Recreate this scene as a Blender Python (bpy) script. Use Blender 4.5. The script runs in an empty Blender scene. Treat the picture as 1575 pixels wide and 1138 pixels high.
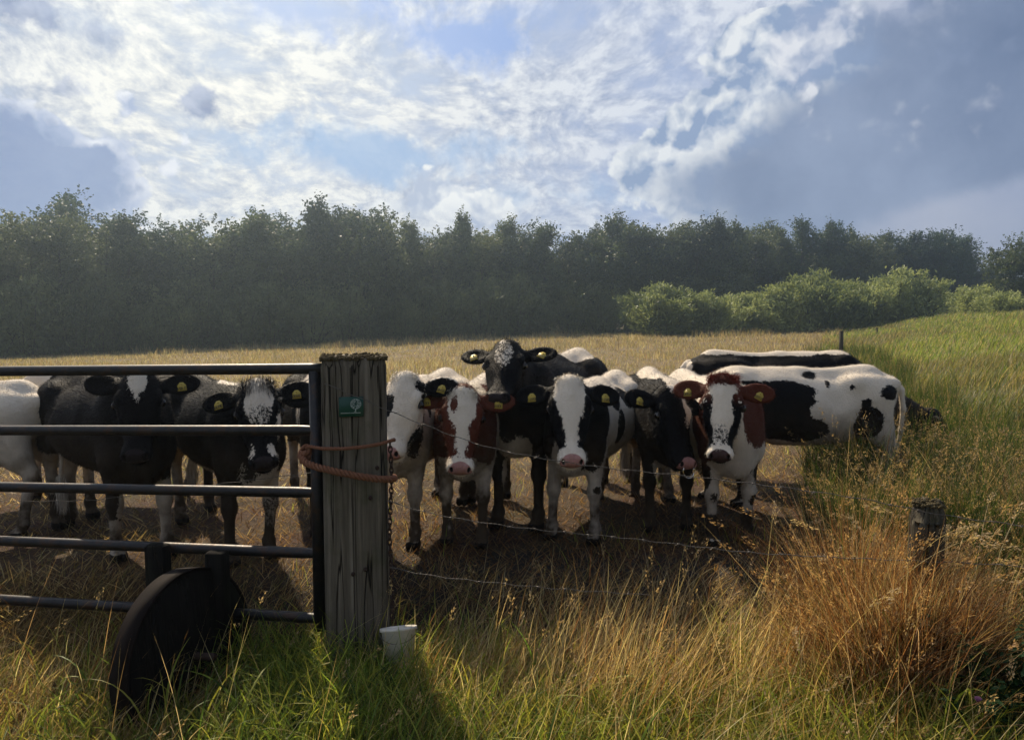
import bpy, math, random
import numpy as np
from mathutils import Vector, Matrix

# ------------------------------------------------------------------ camera
SC = bpy.context.scene
COL = SC.collection
F_PX, W_PX, H_PX = 1150.0, 1575.0, 1138.0
CAM_Z, HORIZ = 1.6, 480.0
PITCH = math.atan((H_PX / 2 - HORIZ) / F_PX)
cam_data = bpy.data.cameras.new('camera')
cam = bpy.data.objects.new('camera', cam_data)
COL.objects.link(cam)
cam.location = (0, 0, CAM_Z)
cam.rotation_euler = (math.pi / 2 - PITCH, 0, 0)
cam_data.sensor_width = 36.0
cam_data.lens = 36.0 * F_PX / W_PX
cam_data.clip_start = 0.05
cam_data.clip_end = 5000
SC.camera = cam

def ray(px, py):
    u = (px - W_PX / 2) / F_PX
    v = (H_PX / 2 - py) / F_PX
    c, s = math.cos(PITCH), math.sin(PITCH)
    return np.array([u, c + v * s, -s + v * c])

def at(px, py, Y):
    d = ray(px, py)
    return np.array([0, 0, CAM_Z]) + d * (Y / d[1])

# ------------------------------------------------------------------ render / exposure
SC.view_settings.view_transform = 'Standard'
SC.view_settings.look = 'None'
SC.view_settings.gamma = 1
SC.view_settings.exposure = 0.25
try:
    SC.cycles.use_denoising = True
    SC.cycles.max_bounces = 6
    SC.cycles.diffuse_bounces = 2
    SC.cycles.glossy_bounces = 2
    SC.cycles.transmission_bounces = 4
    SC.cycles.transparent_max_bounces = 4
    SC.cycles.volume_bounces = 0
    SC.cycles.caustics_reflective = False
    SC.cycles.caustics_refractive = False
    SC.cycles.use_adaptive_sampling = True
    SC.cycles.adaptive_threshold = 0.02
except Exception:
    pass

# ------------------------------------------------------------------ sun
SUN_AZ, SUN_EL = math.radians(-24), math.radians(40)
sunv = Vector((math.sin(SUN_AZ) * math.cos(SUN_EL), math.cos(SUN_AZ) * math.cos(SUN_EL), math.sin(SUN_EL)))
sl = bpy.data.lights.new('sun', 'SUN')
sl.energy = 5.0
sl.angle = math.radians(0.6)
sl.color = (1.0, 0.84, 0.62)
so = bpy.data.objects.new('sun', sl)
COL.objects.link(so)
so.rotation_euler = sunv.to_track_quat('Z', 'Y').to_euler()

# ------------------------------------------------------------------ node helpers
def lin(r, g, b):
    def f(c):
        c /= 255.0
        return c / 12.92 if c <= 0.04045 else ((c + 0.055) / 1.055) ** 2.4
    return (f(r), f(g), f(b))

class X:
    """small expression wrapper: arithmetic on sockets makes Math nodes"""
    def __init__(s, t, v): s.t, s.v = t, v
    def op(s, o, *args):
        n = s.t.nodes.new('ShaderNodeMath'); n.operation = o
        for i, a in enumerate((s,) + args):
            a = a.v if isinstance(a, X) else a
            if isinstance(a, (int, float)): n.inputs[i].default_value = a
            else: s.t.links.new(a, n.inputs[i])
        return X(s.t, n.outputs[0])
    def __add__(s, o): return s.op('ADD', o)
    __radd__ = __add__
    def __sub__(s, o): return s.op('SUBTRACT', o)
    def __rsub__(s, o): return X(s.t, o).op('SUBTRACT', s)
    def __mul__(s, o): return s.op('MULTIPLY', o)
    __rmul__ = __mul__
    def __truediv__(s, o): return s.op('DIVIDE', o)
    def clamp(s): return s.op('MAXIMUM', 0.0).op('MINIMUM', 1.0)

def sstep(x, a, b, lo=0.0, hi=1.0):
    n = x.t.nodes.new('ShaderNodeMapRange'); n.interpolation_type = 'SMOOTHSTEP'
    x.t.links.new(x.v, n.inputs[0])
    for i, k in ((1, a), (2, b), (3, lo), (4, hi)): n.inputs[i].default_value = k
    return X(x.t, n.outputs[0])

def inp(t, sock, v):
    v = v.v if isinstance(v, X) else v
    if isinstance(v, bpy.types.NodeSocket): t.links.new(v, sock)
    elif isinstance(v, (tuple, list)):
        sock.default_value = tuple(v) + (1.0,) if len(v) == 3 and len(sock.default_value) == 4 else v
    else: sock.default_value = v

def mixc(t, fac, a, b, mode='MIX'):
    n = t.nodes.new('ShaderNodeMix'); n.data_type = 'RGBA'; n.blend_type = mode
    inp(t, n.inputs[0], fac); inp(t, n.inputs[6], a); inp(t, n.inputs[7], b)
    return X(t, n.outputs[2])

def noise(t, vec, scale, detail=4, rough=0.55, dist=0.0, out=0):
    n = t.nodes.new('ShaderNodeTexNoise')
    if vec is not None: inp(t, n.inputs['Vector'], vec)
    n.inputs['Scale'].default_value = scale; n.inputs['Detail'].default_value = detail
    n.inputs['Roughness'].default_value = rough; n.inputs['Distortion'].default_value = dist
    return X(t, n.outputs[out])

def vmul(t, vec, s):
    n = t.nodes.new('ShaderNodeVectorMath'); n.operation = 'MULTIPLY'
    inp(t, n.inputs[0], vec); n.inputs[1].default_value = s
    return X(t, n.outputs[0])

def vadd(t, vec, s):
    n = t.nodes.new('ShaderNodeVectorMath'); n.operation = 'ADD'
    inp(t, n.inputs[0], vec); inp(t, n.inputs[1], s)
    return X(t, n.outputs[0])

def ramp(t, fac, stops):
    n = t.nodes.new('ShaderNodeValToRGB'); inp(t, n.inputs[0], fac)
    e = n.color_ramp.elements
    while len(e) < len(stops): e.new(0.5)
    for k, (p, c) in enumerate(stops):
        e[k].position = p; e[k].color = tuple(c) + (1.0,)
    return X(t, n.outputs[0])

# ------------------------------------------------------------------ sky
world = bpy.data.worlds.new('World'); SC.world = world
world.use_nodes = True
def build_sky():
    t = world.node_tree; t.nodes.clear()
    STR = 0.1
    tc = t.nodes.new('ShaderNodeTexCoord')
    D = X(t, tc.outputs['Generated'])
    sep = t.nodes.new('ShaderNodeSeparateXYZ'); t.links.new(D.v, sep.inputs[0])
    x, y, z = (X(t, sep.outputs[i]) for i in range(3))
    a = x.op('ARCTAN2', y)
    e = z / (x * x + y * y).op('SQRT').op('MAXIMUM', 0.02)
    def ae(px, py):
        r = ray(px, py)
        return math.atan2(r[0], r[1]), r[2] / math.hypot(r[0], r[1])
    # cloud sheet seen in perspective
    zz = z.op('MAXIMUM', 0.0) + 0.30
    cmb = t.nodes.new('ShaderNodeCombineXYZ')
    t.links.new((x / zz).v, cmb.inputs[0]); t.links.new((y / zz).v, cmb.inputs[1])
    P = X(t, cmb.outputs[0])
    wob = noise(t, P, 1.6, 3, 0.5, out=1)
    Pw = vadd(t, P, vmul(t, wob, (0.32, 0.28, 0.0)))
    n_big = noise(t, Pw, 1.5, 3, 0.5)
    n_mid = noise(t, vmul(t, Pw, (1.0, 0.75, 1.0)), 6.5, 5, 0.58)
    n_fin = noise(t, vmul(t, Pw, (1.0, 0.7, 1.0)), 25.0, 4, 0.62)
    f1 = noise(t, D, 8.0, 6, 0.58) - 0.5
    f2 = noise(t, D, 34.0, 4, 0.6) - 0.5
    f3 = noise(t, D, 3.0, 2, 0.5) - 0.5
    def puffs(vec, sc):
        v = t.nodes.new('ShaderNodeTexVoronoi'); v.feature = 'F1'
        inp(t, v.inputs['Vector'], vec); v.inputs['Scale'].default_value = sc
        v.inputs['Detail'].default_value = 2.0; v.inputs['Roughness'].default_value = 0.55
        return X(t, v.outputs['Distance']) * 0.7 + noise(t, vec, sc * 1.6, 4, 0.6) * 0.5
    Dw = vadd(t, D, vmul(t, noise(t, D, 12, 4, 0.6, out=1), (0.05, 0.05, 0.05)))
    v0 = puffs(Dw, 17)
    v1 = puffs(vadd(t, Dw, (-0.011, 0.0, 0.015)), 17)
    relief = v1 - v0              # lit side towards the upper left
    V0 = 0.64
    nish = t.nodes.new('ShaderNodeTexSky'); nish.sky_type = 'NISHITA'; nish.sun_disc = False
    nish.sun_elevation = SUN_EL; nish.sun_rotation = SUN_AZ
    nish.altitude = 0; nish.air_density = 1.0; nish.dust_density = 1.5; nish.ozone_density = 1.5
    K = 0.86 / STR
    def c(r, g, b, m=1.0): return tuple(v * K * m for v in lin(r, g, b))
    blue = mixc(t, 0.8, X(t, nish.outputs[0]), c(122, 156, 214))
    a_s, e_s = ae(330, 150)
    ds = ((a - a_s) * (a - a_s) + (e - e_s) * (e - e_s) * 2.2).op('SQRT')
    glow = sstep(ds, 0.0, 0.60, 1.0, 0.0)
    lum = (n_fin * 0.75 + n_mid * 0.75 - 0.72) * 3.6 + 0.5
    lum = lum.clamp()
    sheet = mixc(t, lum, mixc(t, glow, c(150, 164, 194), c(176, 184, 200)), mixc(t, glow, c(216, 222, 233), c(246, 244, 236)))
    cover = sstep(n_mid * 0.6 + n_big * 0.5 + n_fin * 0.15, 0.44, 0.66)
    veil = mixc(t, glow, c(168, 184, 216), c(196, 208, 226))
    col = mixc(t, cover, veil, sheet)
    def blobv(px, py, rx, ry, rot=0.0):
        a0, e0 = ae(px, py)
        da, de = a - a0, e - e0
        cr, sr = math.cos(rot), math.sin(rot)
        u = (da * cr + de * sr) * (F_PX / rx); w = (de * cr - da * sr) * (F_PX / ry)
        return (1.0 - (u * u + w * w).op('SQRT')) * (min(rx, ry) / F_PX)
    def umax(*bs):
        r = bs[0]
        for b in bs[1:]: r = r.op('SMOOTH_MAX', b, 0.02)
        return r
    # clear patches
    for (bx, by, rx, ry, k) in ((700, 55, 110, 42, 0.95), (600, 238, 170, 36, 0.85), (390, 232, 80, 26, 0.75), (800, 20, 90, 26, 0.6), (880, 300, 170, 26, 0.6), (450, 15, 110, 22, 0.6)):
        m = sstep(blobv(bx, by, rx, ry) + f1 * 0.12 + f2 * 0.06, -0.012, 0.03) * k
        col = mixc(t, m, col, blue if by < 100 else c(156, 184, 220))
    # low white cumulus over the trees
    d = umax(blobv(665, 312, 80, 66), blobv(745, 325, 66, 52), blobv(605, 325, 60, 34), blobv(830, 345, 70, 26)) + (V0 - v0) * 0.05 + f2 * 0.02
    cc = mixc(t, (relief * 3.0 + 0.45).clamp(), c(178, 190, 212), c(240, 242, 242))
    col = mixc(t, sstep(d, 0.0, 0.008) * sstep(e, ae(700, 350)[1], ae(700, 300)[1], 0.3, 1.0), col, cc)
    # left dark bank and its puffs
    d = umax(blobv(-30, 290, 215, 150), blobv(110, 262, 130, 84), blobv(205, 165, 42, 36, 0.2), blobv(240, 196, 56, 16, -0.2), blobv(170, 215, 100, 30)) + (V0 - v0) * 0.06 + f1 * 0.03
    edge = sstep(d, 0.0, 0.010)
    inner = sstep(d + f1 * 0.03, 0.006, 0.030)
    cc = mixc(t, inner, mixc(t, (relief * 2.6 + 0.4).clamp(), c(164, 178, 208), c(236, 238, 244)), mixc(t, (f1 * 1.6 + 0.5 + (e - 0.25) * 1.2).clamp(), c(140, 158, 194), c(116, 136, 178)))
    col = mixc(t, edge * 0.96, col, cc)
    for (bx, by, rx, ry, k) in ((302, 163, 46, 30, 0.85), (152, 52, 34, 26, 0.7), (10, 10, 90, 36, 0.85), (459, 205, 20, 12, 0.6), (92, 140, 44, 26, 0.7)):
        m = sstep(blobv(bx, by, rx, ry) + f2 * 0.05 + f1 * 0.05 + (V0 - v0) * 0.03, 0.0, 0.016) * k
        col = mixc(t, m, col, mixc(t, (relief * 2.0 + 0.4).clamp(), c(118, 134, 172), c(170, 180, 206)))
    # great blue-grey bank on the right, its left edge a curve over elevation
    pts = [(-150, 1330), (0, 1225), (15, 1150), (40, 1090), (90, 1065), (125, 1062), (150, 1030), (190, 985), (225, 945), (262, 918), (290, 925), (320, 965), (360, 1000), (480, 1030)]
    fc = t.nodes.new('ShaderNodeFloatCurve')
    E0, E1 = ae(1000, 520)[1], ae(1250, -160)[1]
    A0, A1 = -0.2, 0.9
    mp = fc.mapping; cu = mp.curves[0]
    seq = []
    for (py, px) in pts:
        aa, ee = ae(px, py)
        seq.append(((ee - E0) / (E1 - E0), (aa - A0) / (A1 - A0)))
    seq.sort()
    cu.points[0].location = seq[0]; cu.points[-1].location = seq[-1]
    for p in seq[1:-1]: cu.points.new(*p)
    mp.update()
    t.links.new(((e - E0) / (E1 - E0)).clamp().v, fc.inputs['Value'])
    edge_a = X(t, fc.outputs[0]) * (A1 - A0) + A0
    d = (a - edge_a) * 0.8 + (0.60 - v0) * 0.042 + f2 * 0.022
    m = sstep(d, 0.0, 0.007)
    flat = mixc(t, (f1 * 1.3 + 0.55 + f3 * 1.2 + (e - 0.22) * -1.2).clamp(), c(106, 124, 155), c(150, 165, 192))
    lowf = sstep(e, ae(1000, 330)[1], ae(1000, 200)[1])
    deep = sstep(d - lowf * 0.075 + f1 * 0.10, 0.0, 0.10)
    cum = mixc(t, (relief * 2.6 + 0.62 - d * 3.4 + f1 * 1.0 + f2 * 0.8).clamp(), c(142, 162, 194), c(228, 232, 236))
    cc = mixc(t, deep, cum, flat)
    col = mixc(t, m, col, cc)
    # second tower and paler wisps inside the bank: (px, py, rx, ry, tilt, strength, softness, dark, light)
    for (bx, by, rx, ry, rot, k, sf, lo, hi) in ((1262, 60, 88, 78, 0.4, 0.9, 0.020, (150, 166, 196), (224, 227, 234)), (1350, 10, 150, 66, 0.1, 0.75, 0.06, (148, 162, 192), (200, 206, 222)),
                                             (1115, 175, 70, 66, 0.8, 0.85, 0.045, (150, 170, 200), (218, 223, 228)), (1345, 192, 90, 26, 0.0, 0.55, 0.03, (150, 162, 190), (190, 196, 210)), (1500, 170, 110, 36, 0.35, 0.55, 0.03, (146, 158, 186), (188, 194, 208)),
                                             (1540, 60, 150, 40, 0.2, 0.35, 0.05, (120, 140, 178), (160, 174, 200))):
        m = sstep(blobv(bx, by, rx, ry, rot) + (V0 + 0.12 - v0) * 0.07 + f1 * 0.07, 0.0, sf) * k
        col = mixc(t, m, col, mixc(t, (relief * 2.6 + 0.5 + f1).clamp(), c(*lo), c(*hi)))
    # pale wedge low on the right
    a1, e1 = ae(1330, 336); a2, e2 = ae(1575, 258)
    dd = (a - a1) * ((e2 - e1) / (a2 - a1)) + e1 - e + f1 * 0.03 + f2 * 0.012
    m = sstep(dd, -0.006, 0.018) * sstep(a, a1 - 0.06, a1 + 0.04)
    col = mixc(t, m * 0.85, col, mixc(t, (f1 * 1.5 + 0.5 + dd * 3).clamp(), c(150, 163, 192), c(184, 190, 206)))
    # unseen sky, shaped for its light: dimmed behind the camera, brightened overhead
    dk = sstep(y, -0.25, 0.35, 0.70, 1.0) * sstep(z, 0.42, 0.80, 1.0, 1.25)
    col = mixc(t, 1.0, col, dk, 'MULTIPLY')
    # below the horizon
    col = mixc(t, sstep(z, -0.02, 0.01), c(120, 130, 140), col)
    bg = t.nodes.new('ShaderNodeBackground'); bg.inputs['Strength'].default_value = STR
    t.links.new(col.v, bg.inputs[0])
    out = t.nodes.new('ShaderNodeOutputWorld'); t.links.new(bg.outputs[0], out.inputs[0])
build_sky()
world.cycles.sampling_method = 'MANUAL'
world.cycles.sample_map_resolution = 512

# ------------------------------------------------------------------ object helpers
RNG = np.random.default_rng(7)

def tag(o, label=None, cat=None, group=None, kind=None):
    if label: o['label'] = label
    if cat: o['category'] = cat
    if group: o['group'] = group
    if kind: o['kind'] = kind
    return o

def empty(name, loc=(0, 0, 0), rz=0.0):
    o = bpy.data.objects.new(name, None); COL.objects.link(o)
    o.location = tuple(loc); o.rotation_euler = (0, 0, rz)
    o.empty_display_size = 0.2
    return o

def np_mesh(name, V, Fs, mat=None, parent=None, smooth=True, attrs=None, cols=None):
    """V (n,3); Fs list of (m,k) index arrays"""
    me = bpy.data.meshes.new(name)
    V = np.ascontiguousarray(V, dtype=np.float32)
    if not isinstance(Fs, (list, tuple)): Fs = [Fs]
    Fs = [np.asarray(f, dtype=np.int32) for f in Fs if len(f)]
    me.vertices.add(len(V)); me.vertices.foreach_set('co', V.ravel())
    tot = sum(f.size for f in Fs); nf = sum(len(f) for f in Fs)
    me.loops.add(tot); me.polygons.add(nf)
    me.loops.foreach_set('vertex_index', np.concatenate([f.ravel() for f in Fs]))
    sizes = np.concatenate([np.full(len(f), f.shape[1], np.int32) for f in Fs])
    starts = np.concatenate([[0], np.cumsum(sizes)[:-1]]).astype(np.int32)
    me.polygons.foreach_set('loop_start', starts)
    try: me.polygons.foreach_set('loop_total', sizes)
    except Exception: pass
    if smooth: me.polygons.foreach_set('use_smooth', np.ones(nf, bool))
    for k, v in (attrs or {}).items():
        at_ = me.attributes.new(k, 'FLOAT', 'POINT'); at_.data.foreach_set('value', np.ascontiguousarray(v, np.float32))
    if cols is not None:
        ca = me.color_attributes.new('col', 'FLOAT_COLOR', 'POINT')
        cc = np.ones((len(V), 4), np.float32); cc[:, :3] = cols
        ca.data.foreach_set('color', cc.ravel())
    me.update(calc_edges=True)
    me.validate(verbose=False)
    if mat is not None: me.materials.append(mat)
    o = bpy.data.objects.new(name, me); COL.objects.link(o)
    if parent is not None: o.parent = parent
    return o

class MB:
    """collects plain shapes into one mesh"""
    def __init__(s): s.V = []; s.F = {}; s.n = 0
    def add(s, V, F):
        V = np.asarray(V, float); s.V.append(V)
        for f in F: s.F.setdefault(len(f), []).append([i + s.n for i in f])
        s.n += len(V)
        return s
    def box(s, c, size, R=None, bev=0.0):
        hx, hy, hz = (np.asarray(size) / 2)
        b = bev
        if b <= 0:
            P = np.array([[x, y, z] for z in (-hz, hz) for (x, y) in ((-hx, -hy), (hx, -hy), (hx, hy), (-hx, hy))])
            Fc = [(3, 2, 1, 0), (4, 5, 6, 7), (0, 1, 5, 4), (1, 2, 6, 5), (2, 3, 7, 6), (3, 0, 4, 7)]
        else:
            ring = []
            for (sx, sy) in ((-1, -1), (1, -1), (1, 1), (-1, 1)):
                p1 = (sx * hx, sy * (hy - b)); p2 = (sx * (hx - b), sy * hy)
                ring += [p1, p2] if sx * sy > 0 else [p2, p1]
            P = []
            for (z, k) in ((-hz, b), (-hz + b, 0), (hz - b, 0), (hz, b)):
                for (x, y) in ring: P.append([x - math.copysign(min(k, abs(x)), x), y - math.copysign(min(k, abs(y)), y), z])
            P = np.array(P); Fc = [tuple(reversed(range(8))), tuple(range(24, 32))]
            for r in range(3):
                for i in range(8):
                    j = (i + 1) % 8
                    Fc.append((r * 8 + i, r * 8 + j, r * 8 + 8 + j, r * 8 + 8 + i))
        if R is not None: P = P @ np.asarray(R).T
        return s.add(P + np.asarray(c), Fc)
    def tube(s, pts, r, seg=8, cap=True, twist=None):
        pts = np.asarray(pts, float); n = len(pts)
        rr = np.full(n, r) if np.isscalar(r) else np.asarray(r, float)
        T = np.gradient(pts, axis=0); T /= np.linalg.norm(T, axis=1)[:, None] + 1e-9
        up = np.array([0, 0, 1.0]) if abs(T[0][2]) < 0.9 else np.array([1.0, 0, 0])
        V = []
        A = np.cross(up, T[0]); A /= np.linalg.norm(A)
        for i in range(n):
            A = A - T[i] * (A @ T[i]); A /= np.linalg.norm(A) + 1e-9
            B = np.cross(T[i], A)
            for k in range(seg):
                th = 2 * math.pi * k / seg
                V.append(pts[i] + rr[i] * (math.cos(th) * A + math.sin(th) * B))
        Fc = []
        for i in range(n - 1):
            for k in range(seg):
                k2 = (k + 1) % seg
                Fc.append((i * seg + k, i * seg + k2, (i + 1) * seg + k2, (i + 1) * seg + k))
        if cap:
            Fc.append(tuple(reversed(range(seg)))); Fc.append(tuple(range((n - 1) * seg, n * seg)))
        return s.add(V, Fc)
    def sphere(s, c, r, seg=12, rings=8, R=None):
        r = np.asarray([r] * 3 if np.isscalar(r) else r, float)
        V = [[0, 0, -1]]
        for i in range(1, rings):
            ph = -math.pi / 2 + math.pi * i / rings
            for k in range(seg):
                th = 2 * math.pi * k / seg
                V.append([math.cos(ph) * math.cos(th), math.cos(ph) * math.sin(th), math.sin(ph)])
        V.append([0, 0, 1]); V = np.array(V) * r
        if R is not None: V = V @ np.asarray(R).T
        Fc = [(0, 1 + (k + 1) % seg, 1 + k) for k in range(seg)]
        for i in range(rings - 2):
            for k in range(seg):
                k2 = (k + 1) % seg
                Fc.append((1 + i * seg + k, 1 + i * seg + k2, 1 + (i + 1) * seg + k2, 1 + (i + 1) * seg + k))
        last = 1 + (rings - 1) * seg
        Fc += [(last, last - seg + k, last - seg + (k + 1) % seg) for k in range(seg)]
        return s.add(V + np.asarray(c), Fc)
    def build(s, name, mat, parent=None, smooth=True, loc=None):
        o = np_mesh(name, np.concatenate(s.V), [np.array(f) for f in s.F.values()], mat, parent, smooth)
        return o

def new_mat(name):
    m = bpy.data.materials.new(name); m.use_nodes = True
    t = m.node_tree; t.nodes.clear()
    out = t.nodes.new('ShaderNodeOutputMaterial')
    b = t.nodes.new('ShaderNodeBsdfPrincipled'); t.links.new(b.outputs[0], out.inputs[0])
    return m, t, b, out

def bump(t, b, height, strength=0.5, dist=0.01):
    n = t.nodes.new('ShaderNodeBump'); n.inputs['Strength'].default_value = strength
    n.inputs['Distance'].default_value = dist
    inp(t, n.inputs['Height'], height); t.links.new(n.outputs[0], b.inputs['Normal'])

def objco(t):
    n = t.nodes.new('ShaderNodeTexCoord'); return X(t, n.outputs['Object'])

def attr(t, name, out='Fac'):
    n = t.nodes.new('ShaderNodeAttribute'); n.attribute_name = name; return X(t, n.outputs[out])

# ------------------------------------------------------------------ terrain
def sm(x): x = np.clip(x, 0, 1); return x * x * (3 - 2 * x)
def vnoise(x, y, seed=0):
    """cheap smooth value noise"""
    xi = np.floor(x).astype(np.int64); yi = np.floor(y).astype(np.int64)
    fx = sm(x - xi); fy = sm(y - yi)
    def h(a, b):
        n = (a * 374761393 + b * 668265263 + seed * 974634777) & 0x7fffffff
        n = ((n ^ (n >> 13)) * 1274126177) & 0x7fffffff
        n = n ^ (n >> 16)
        return (n & 0xffff) / 65535.0
    return (h(xi, yi) * (1 - fx) + h(xi + 1, yi) * fx) * (1 - fy) + (h(xi, yi + 1) * (1 - fx) + h(xi + 1, yi + 1) * fx) * fy
def bank_s(x, y): return x - 0.42 * y - 0.1
def gz(x, y):
    x = np.asarray(x, float); y = np.asarray(y, float)
    z = -0.24 * (1 - sm((y - 3.6) / 0.9)) * (1 - 0.7 * sm((x - 0.6) / 1.2))
    far = sm((y - 10) / 40.0)
    k = np.clip(1 - (x + 34) / 74.0, 0, 1.35) ** 1.6
    z = z - 1.36 * far * k
    s = bank_s(x, y)
    z = z + 1.42 * sm(s / 12.0)
    z = z + 0.05 * (vnoise(x * 1.3, y * 1.3) - 0.5) + 0.025 * (vnoise(x * 4, y * 4, 3) - 0.5)
    return z
# ------------------------------------------------------------------ ground
def mat_ground():
    m, t, b, out = new_mat('soil_and_thatch')
    geo = t.nodes.new('ShaderNodeNewGeometry'); P = X(t, geo.outputs['Position'])
    n1 = noise(t, P, 1.6, 6, 0.6); n2 = noise(t, vmul(t, P, (1, 1, 0.3)), 28, 6, 0.7); n3 = noise(t, P, 0.25, 4)
    straw = ramp(t, n2, [(0.3, (0.05, 0.03, 0.014)), (0.5, (0.16, 0.105, 0.045)), (0.72, (0.34, 0.25, 0.12))])
    grn = ramp(t, n2, [(0.3, (0.03, 0.035, 0.01)), (0.7, (0.11, 0.13, 0.03))])
    gm = attr(t, 'green')
    straw = mixc(t, attr(t, 'near'), straw, mixc(t, 1.0, straw, (0.30, 0.15, 0.085), 'MULTIPLY'))
    c = mixc(t, (gm + (n1 - 0.5) * 1.2 + (n3 - 0.5) * 0.6).clamp(), straw, grn)
    c = mixc(t, sstep(attr(t, 'herd_shade') + (n1 - 0.5) * 0.7, 0.3, 0.8), c, (0.022, 0.014, 0.008))
    t.links.new(c.v, b.inputs['Base Color']); b.inputs['Roughness'].default_value = 0.95
    bump(t, b, n2, 0.8, 0.03)
    return m
def build_ground():
    def axis(lo, hi, near_lo, near_hi, fine, g=1.06):
        a = list(np.arange(near_lo, near_hi, fine)); st = fine
        v = near_hi
        while v < hi: a.append(v); st *= g; v += st
        a.append(hi); st = fine; v = near_lo - fine; left = []
        while v > lo: left.append(v); st *= g; v -= st
        left.append(lo)
        return np.array(left[::-1] + a)
    xs = axis(-400, 400, -5, 6, 0.07); ys = axis(-40, 600, 1.0, 9, 0.07)
    Xg, Yg = np.meshgrid(xs, ys)
    Z = gz(Xg, Yg)
    V = np.stack([Xg, Yg, Z], -1).reshape(-1, 3)
    nx, ny = len(xs), len(ys)
    i = np.arange(nx - 1)[None, :] + nx * np.arange(ny - 1)[:, None]
    Fq = np.stack([i, i + 1, i + 1 + nx, i + nx], -1).reshape(-1, 4)
    s = bank_s(V[:, 0], V[:, 1])
    green = np.clip(0.15 + sm((s + 0.5) / 2.0) * 0.9 + 0.35 * (V[:, 1] < 3.8), 0, 1)
    herd_shade = np.clip(1.0 - np.hypot((V[:, 0] - 0.5) / 3.4, (V[:, 1] - 4.25) / 1.0), 0, 1) * 1.5  # herd's shadow band, painted into the ground as dark soil
    o = np_mesh('ground', V, Fq, mat_ground(), attrs={'green': green, 'herd_shade': herd_shade, 'near': 1 - sm((V[:, 1] - 6.0) / 6.0)})
    tag(o, kind='structure')
build_ground()

# ------------------------------------------------------------------ haze (pale summer air)
HAZE_D = 0.0018
def build_haze():
    m = bpy.data.materials.new('haze_air'); m.use_nodes = True
    t = m.node_tree; t.nodes.clear()
    out = t.nodes.new('ShaderNodeOutputMaterial')
    v = t.nodes.new('ShaderNodeVolumePrincipled')
    v.inputs['Color'].default_value = (0.66, 0.84, 1.0, 1)
    v.inputs['Density'].default_value = HAZE_D
    v.inputs['Anisotropy'].default_value = 0.80
    t.links.new(v.outputs[0], out.inputs['Volume'])
    o = MB().box((0, 280, 6.4), (820, 660, 18.8)).build('haze', m, smooth=False)
    tag(o, kind='stuff')

build_haze()

# ------------------------------------------------------------------ blades of grass
def mat_blades(name='grass_blades', trans=0.52, rough=0.5):
    m, t, b, out = new_mat(name)
    c = attr(t, 'col', 'Color')
    t.links.new(c.v, b.inputs['Base Color'])
    b.inputs['Roughness'].default_value = rough
    b.inputs['Specular IOR Level'].default_value = 0.25
    tr = t.nodes.new('ShaderNodeBsdfTranslucent')
    t.links.new(mixc(t, 1.0, c, (1.25, 1.2, 0.8), 'MULTIPLY').v, tr.inputs[0])
    mx = t.nodes.new('ShaderNodeMixShader'); mx.inputs[0].default_value = trans
    t.links.new(b.outputs[0], mx.inputs[1]); t.links.new(tr.outputs[0], mx.inputs[2])
    t.links.new(mx.outputs[0], out.inputs[0])
    return m
M_BLADE = mat_blades()

def blades(base, h, w, lean_az, lean, curl, col, segs=4, face_az=None, seed=1):
    """base (n,3); returns V,F,C arrays for ribbon blades"""
    r = np.random.default_rng(seed); n = len(base)
    if face_az is None: face_az = r.uniform(0, 2 * math.pi, n)
    t = np.linspace(0, 1, segs + 1)
    d = np.stack([np.cos(lean_az), np.sin(lean_az), np.zeros(n)], -1)
    # direction angle from vertical grows along the blade
    ang = lean[:, None] + curl[:, None] * t[None, :] ** 1.3
    dz = np.cos(ang); dh = np.sin(ang)
    st = h[:, None] / segs
    cz = np.concatenate([np.zeros((n, 1)), np.cumsum(dz[:, :-1] * st, 1)], 1)
    ch = np.concatenate([np.zeros((n, 1)), np.cumsum(dh[:, :-1] * st, 1)], 1)
    C = base[:, None, :] + d[:, None, :] * ch[..., None]
    C[..., 2] += cz
    side = np.stack([np.cos(face_az), np.sin(face_az), np.zeros(n)], -1)[:, None, :]
    ww = (w[:, None] * (1.0 - t[None, :] ** 2.2) * 0.5)[..., None]
    L = C - side * ww; R_ = C[:, :-1] + side * ww[:, :-1]
    # vertices: L0..Ls, R0..Rs-1 (tip is single)
    V = np.concatenate([L, R_], 1).reshape(-1, 3)
    per = 2 * segs + 1
    i0 = (np.arange(n) * per)[:, None]
    q = np.array([[k, segs + 1 + k, segs + 2 + k, k + 1] for k in range(segs - 1)])
    Fq = (i0[:, None, :] + q[None]).reshape(-1, 4) if segs > 1 else np.zeros((0, 4), int)
    Ft = (i0 + np.array([[segs - 1, 2 * segs, segs]])).reshape(-1, 3)
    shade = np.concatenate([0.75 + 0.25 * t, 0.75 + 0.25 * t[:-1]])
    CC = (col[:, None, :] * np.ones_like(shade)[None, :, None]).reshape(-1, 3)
    return V, Fq, Ft, CC, C

class Turf:
    def __init__(s): s.V = []; s.Q = []; s.T = []; s.C = []; s.n = 0
    def add(s, V, Q, T, C):
        s.V.append(V); s.Q.append(Q + s.n); s.T.append(T + s.n); s.C.append(C); s.n += len(V)
    def blades(s, *a, **k):
        V, Q, T, C, cen = blades(*a, **k); s.add(V, Q, T, C); return cen
    def build(s, name, mat=None, parent=None):
        return np_mesh(name, np.concatenate(s.V), [np.concatenate(s.Q), np.concatenate(s.T)], mat or M_BLADE, parent, True, cols=np.concatenate(s.C))

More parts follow.
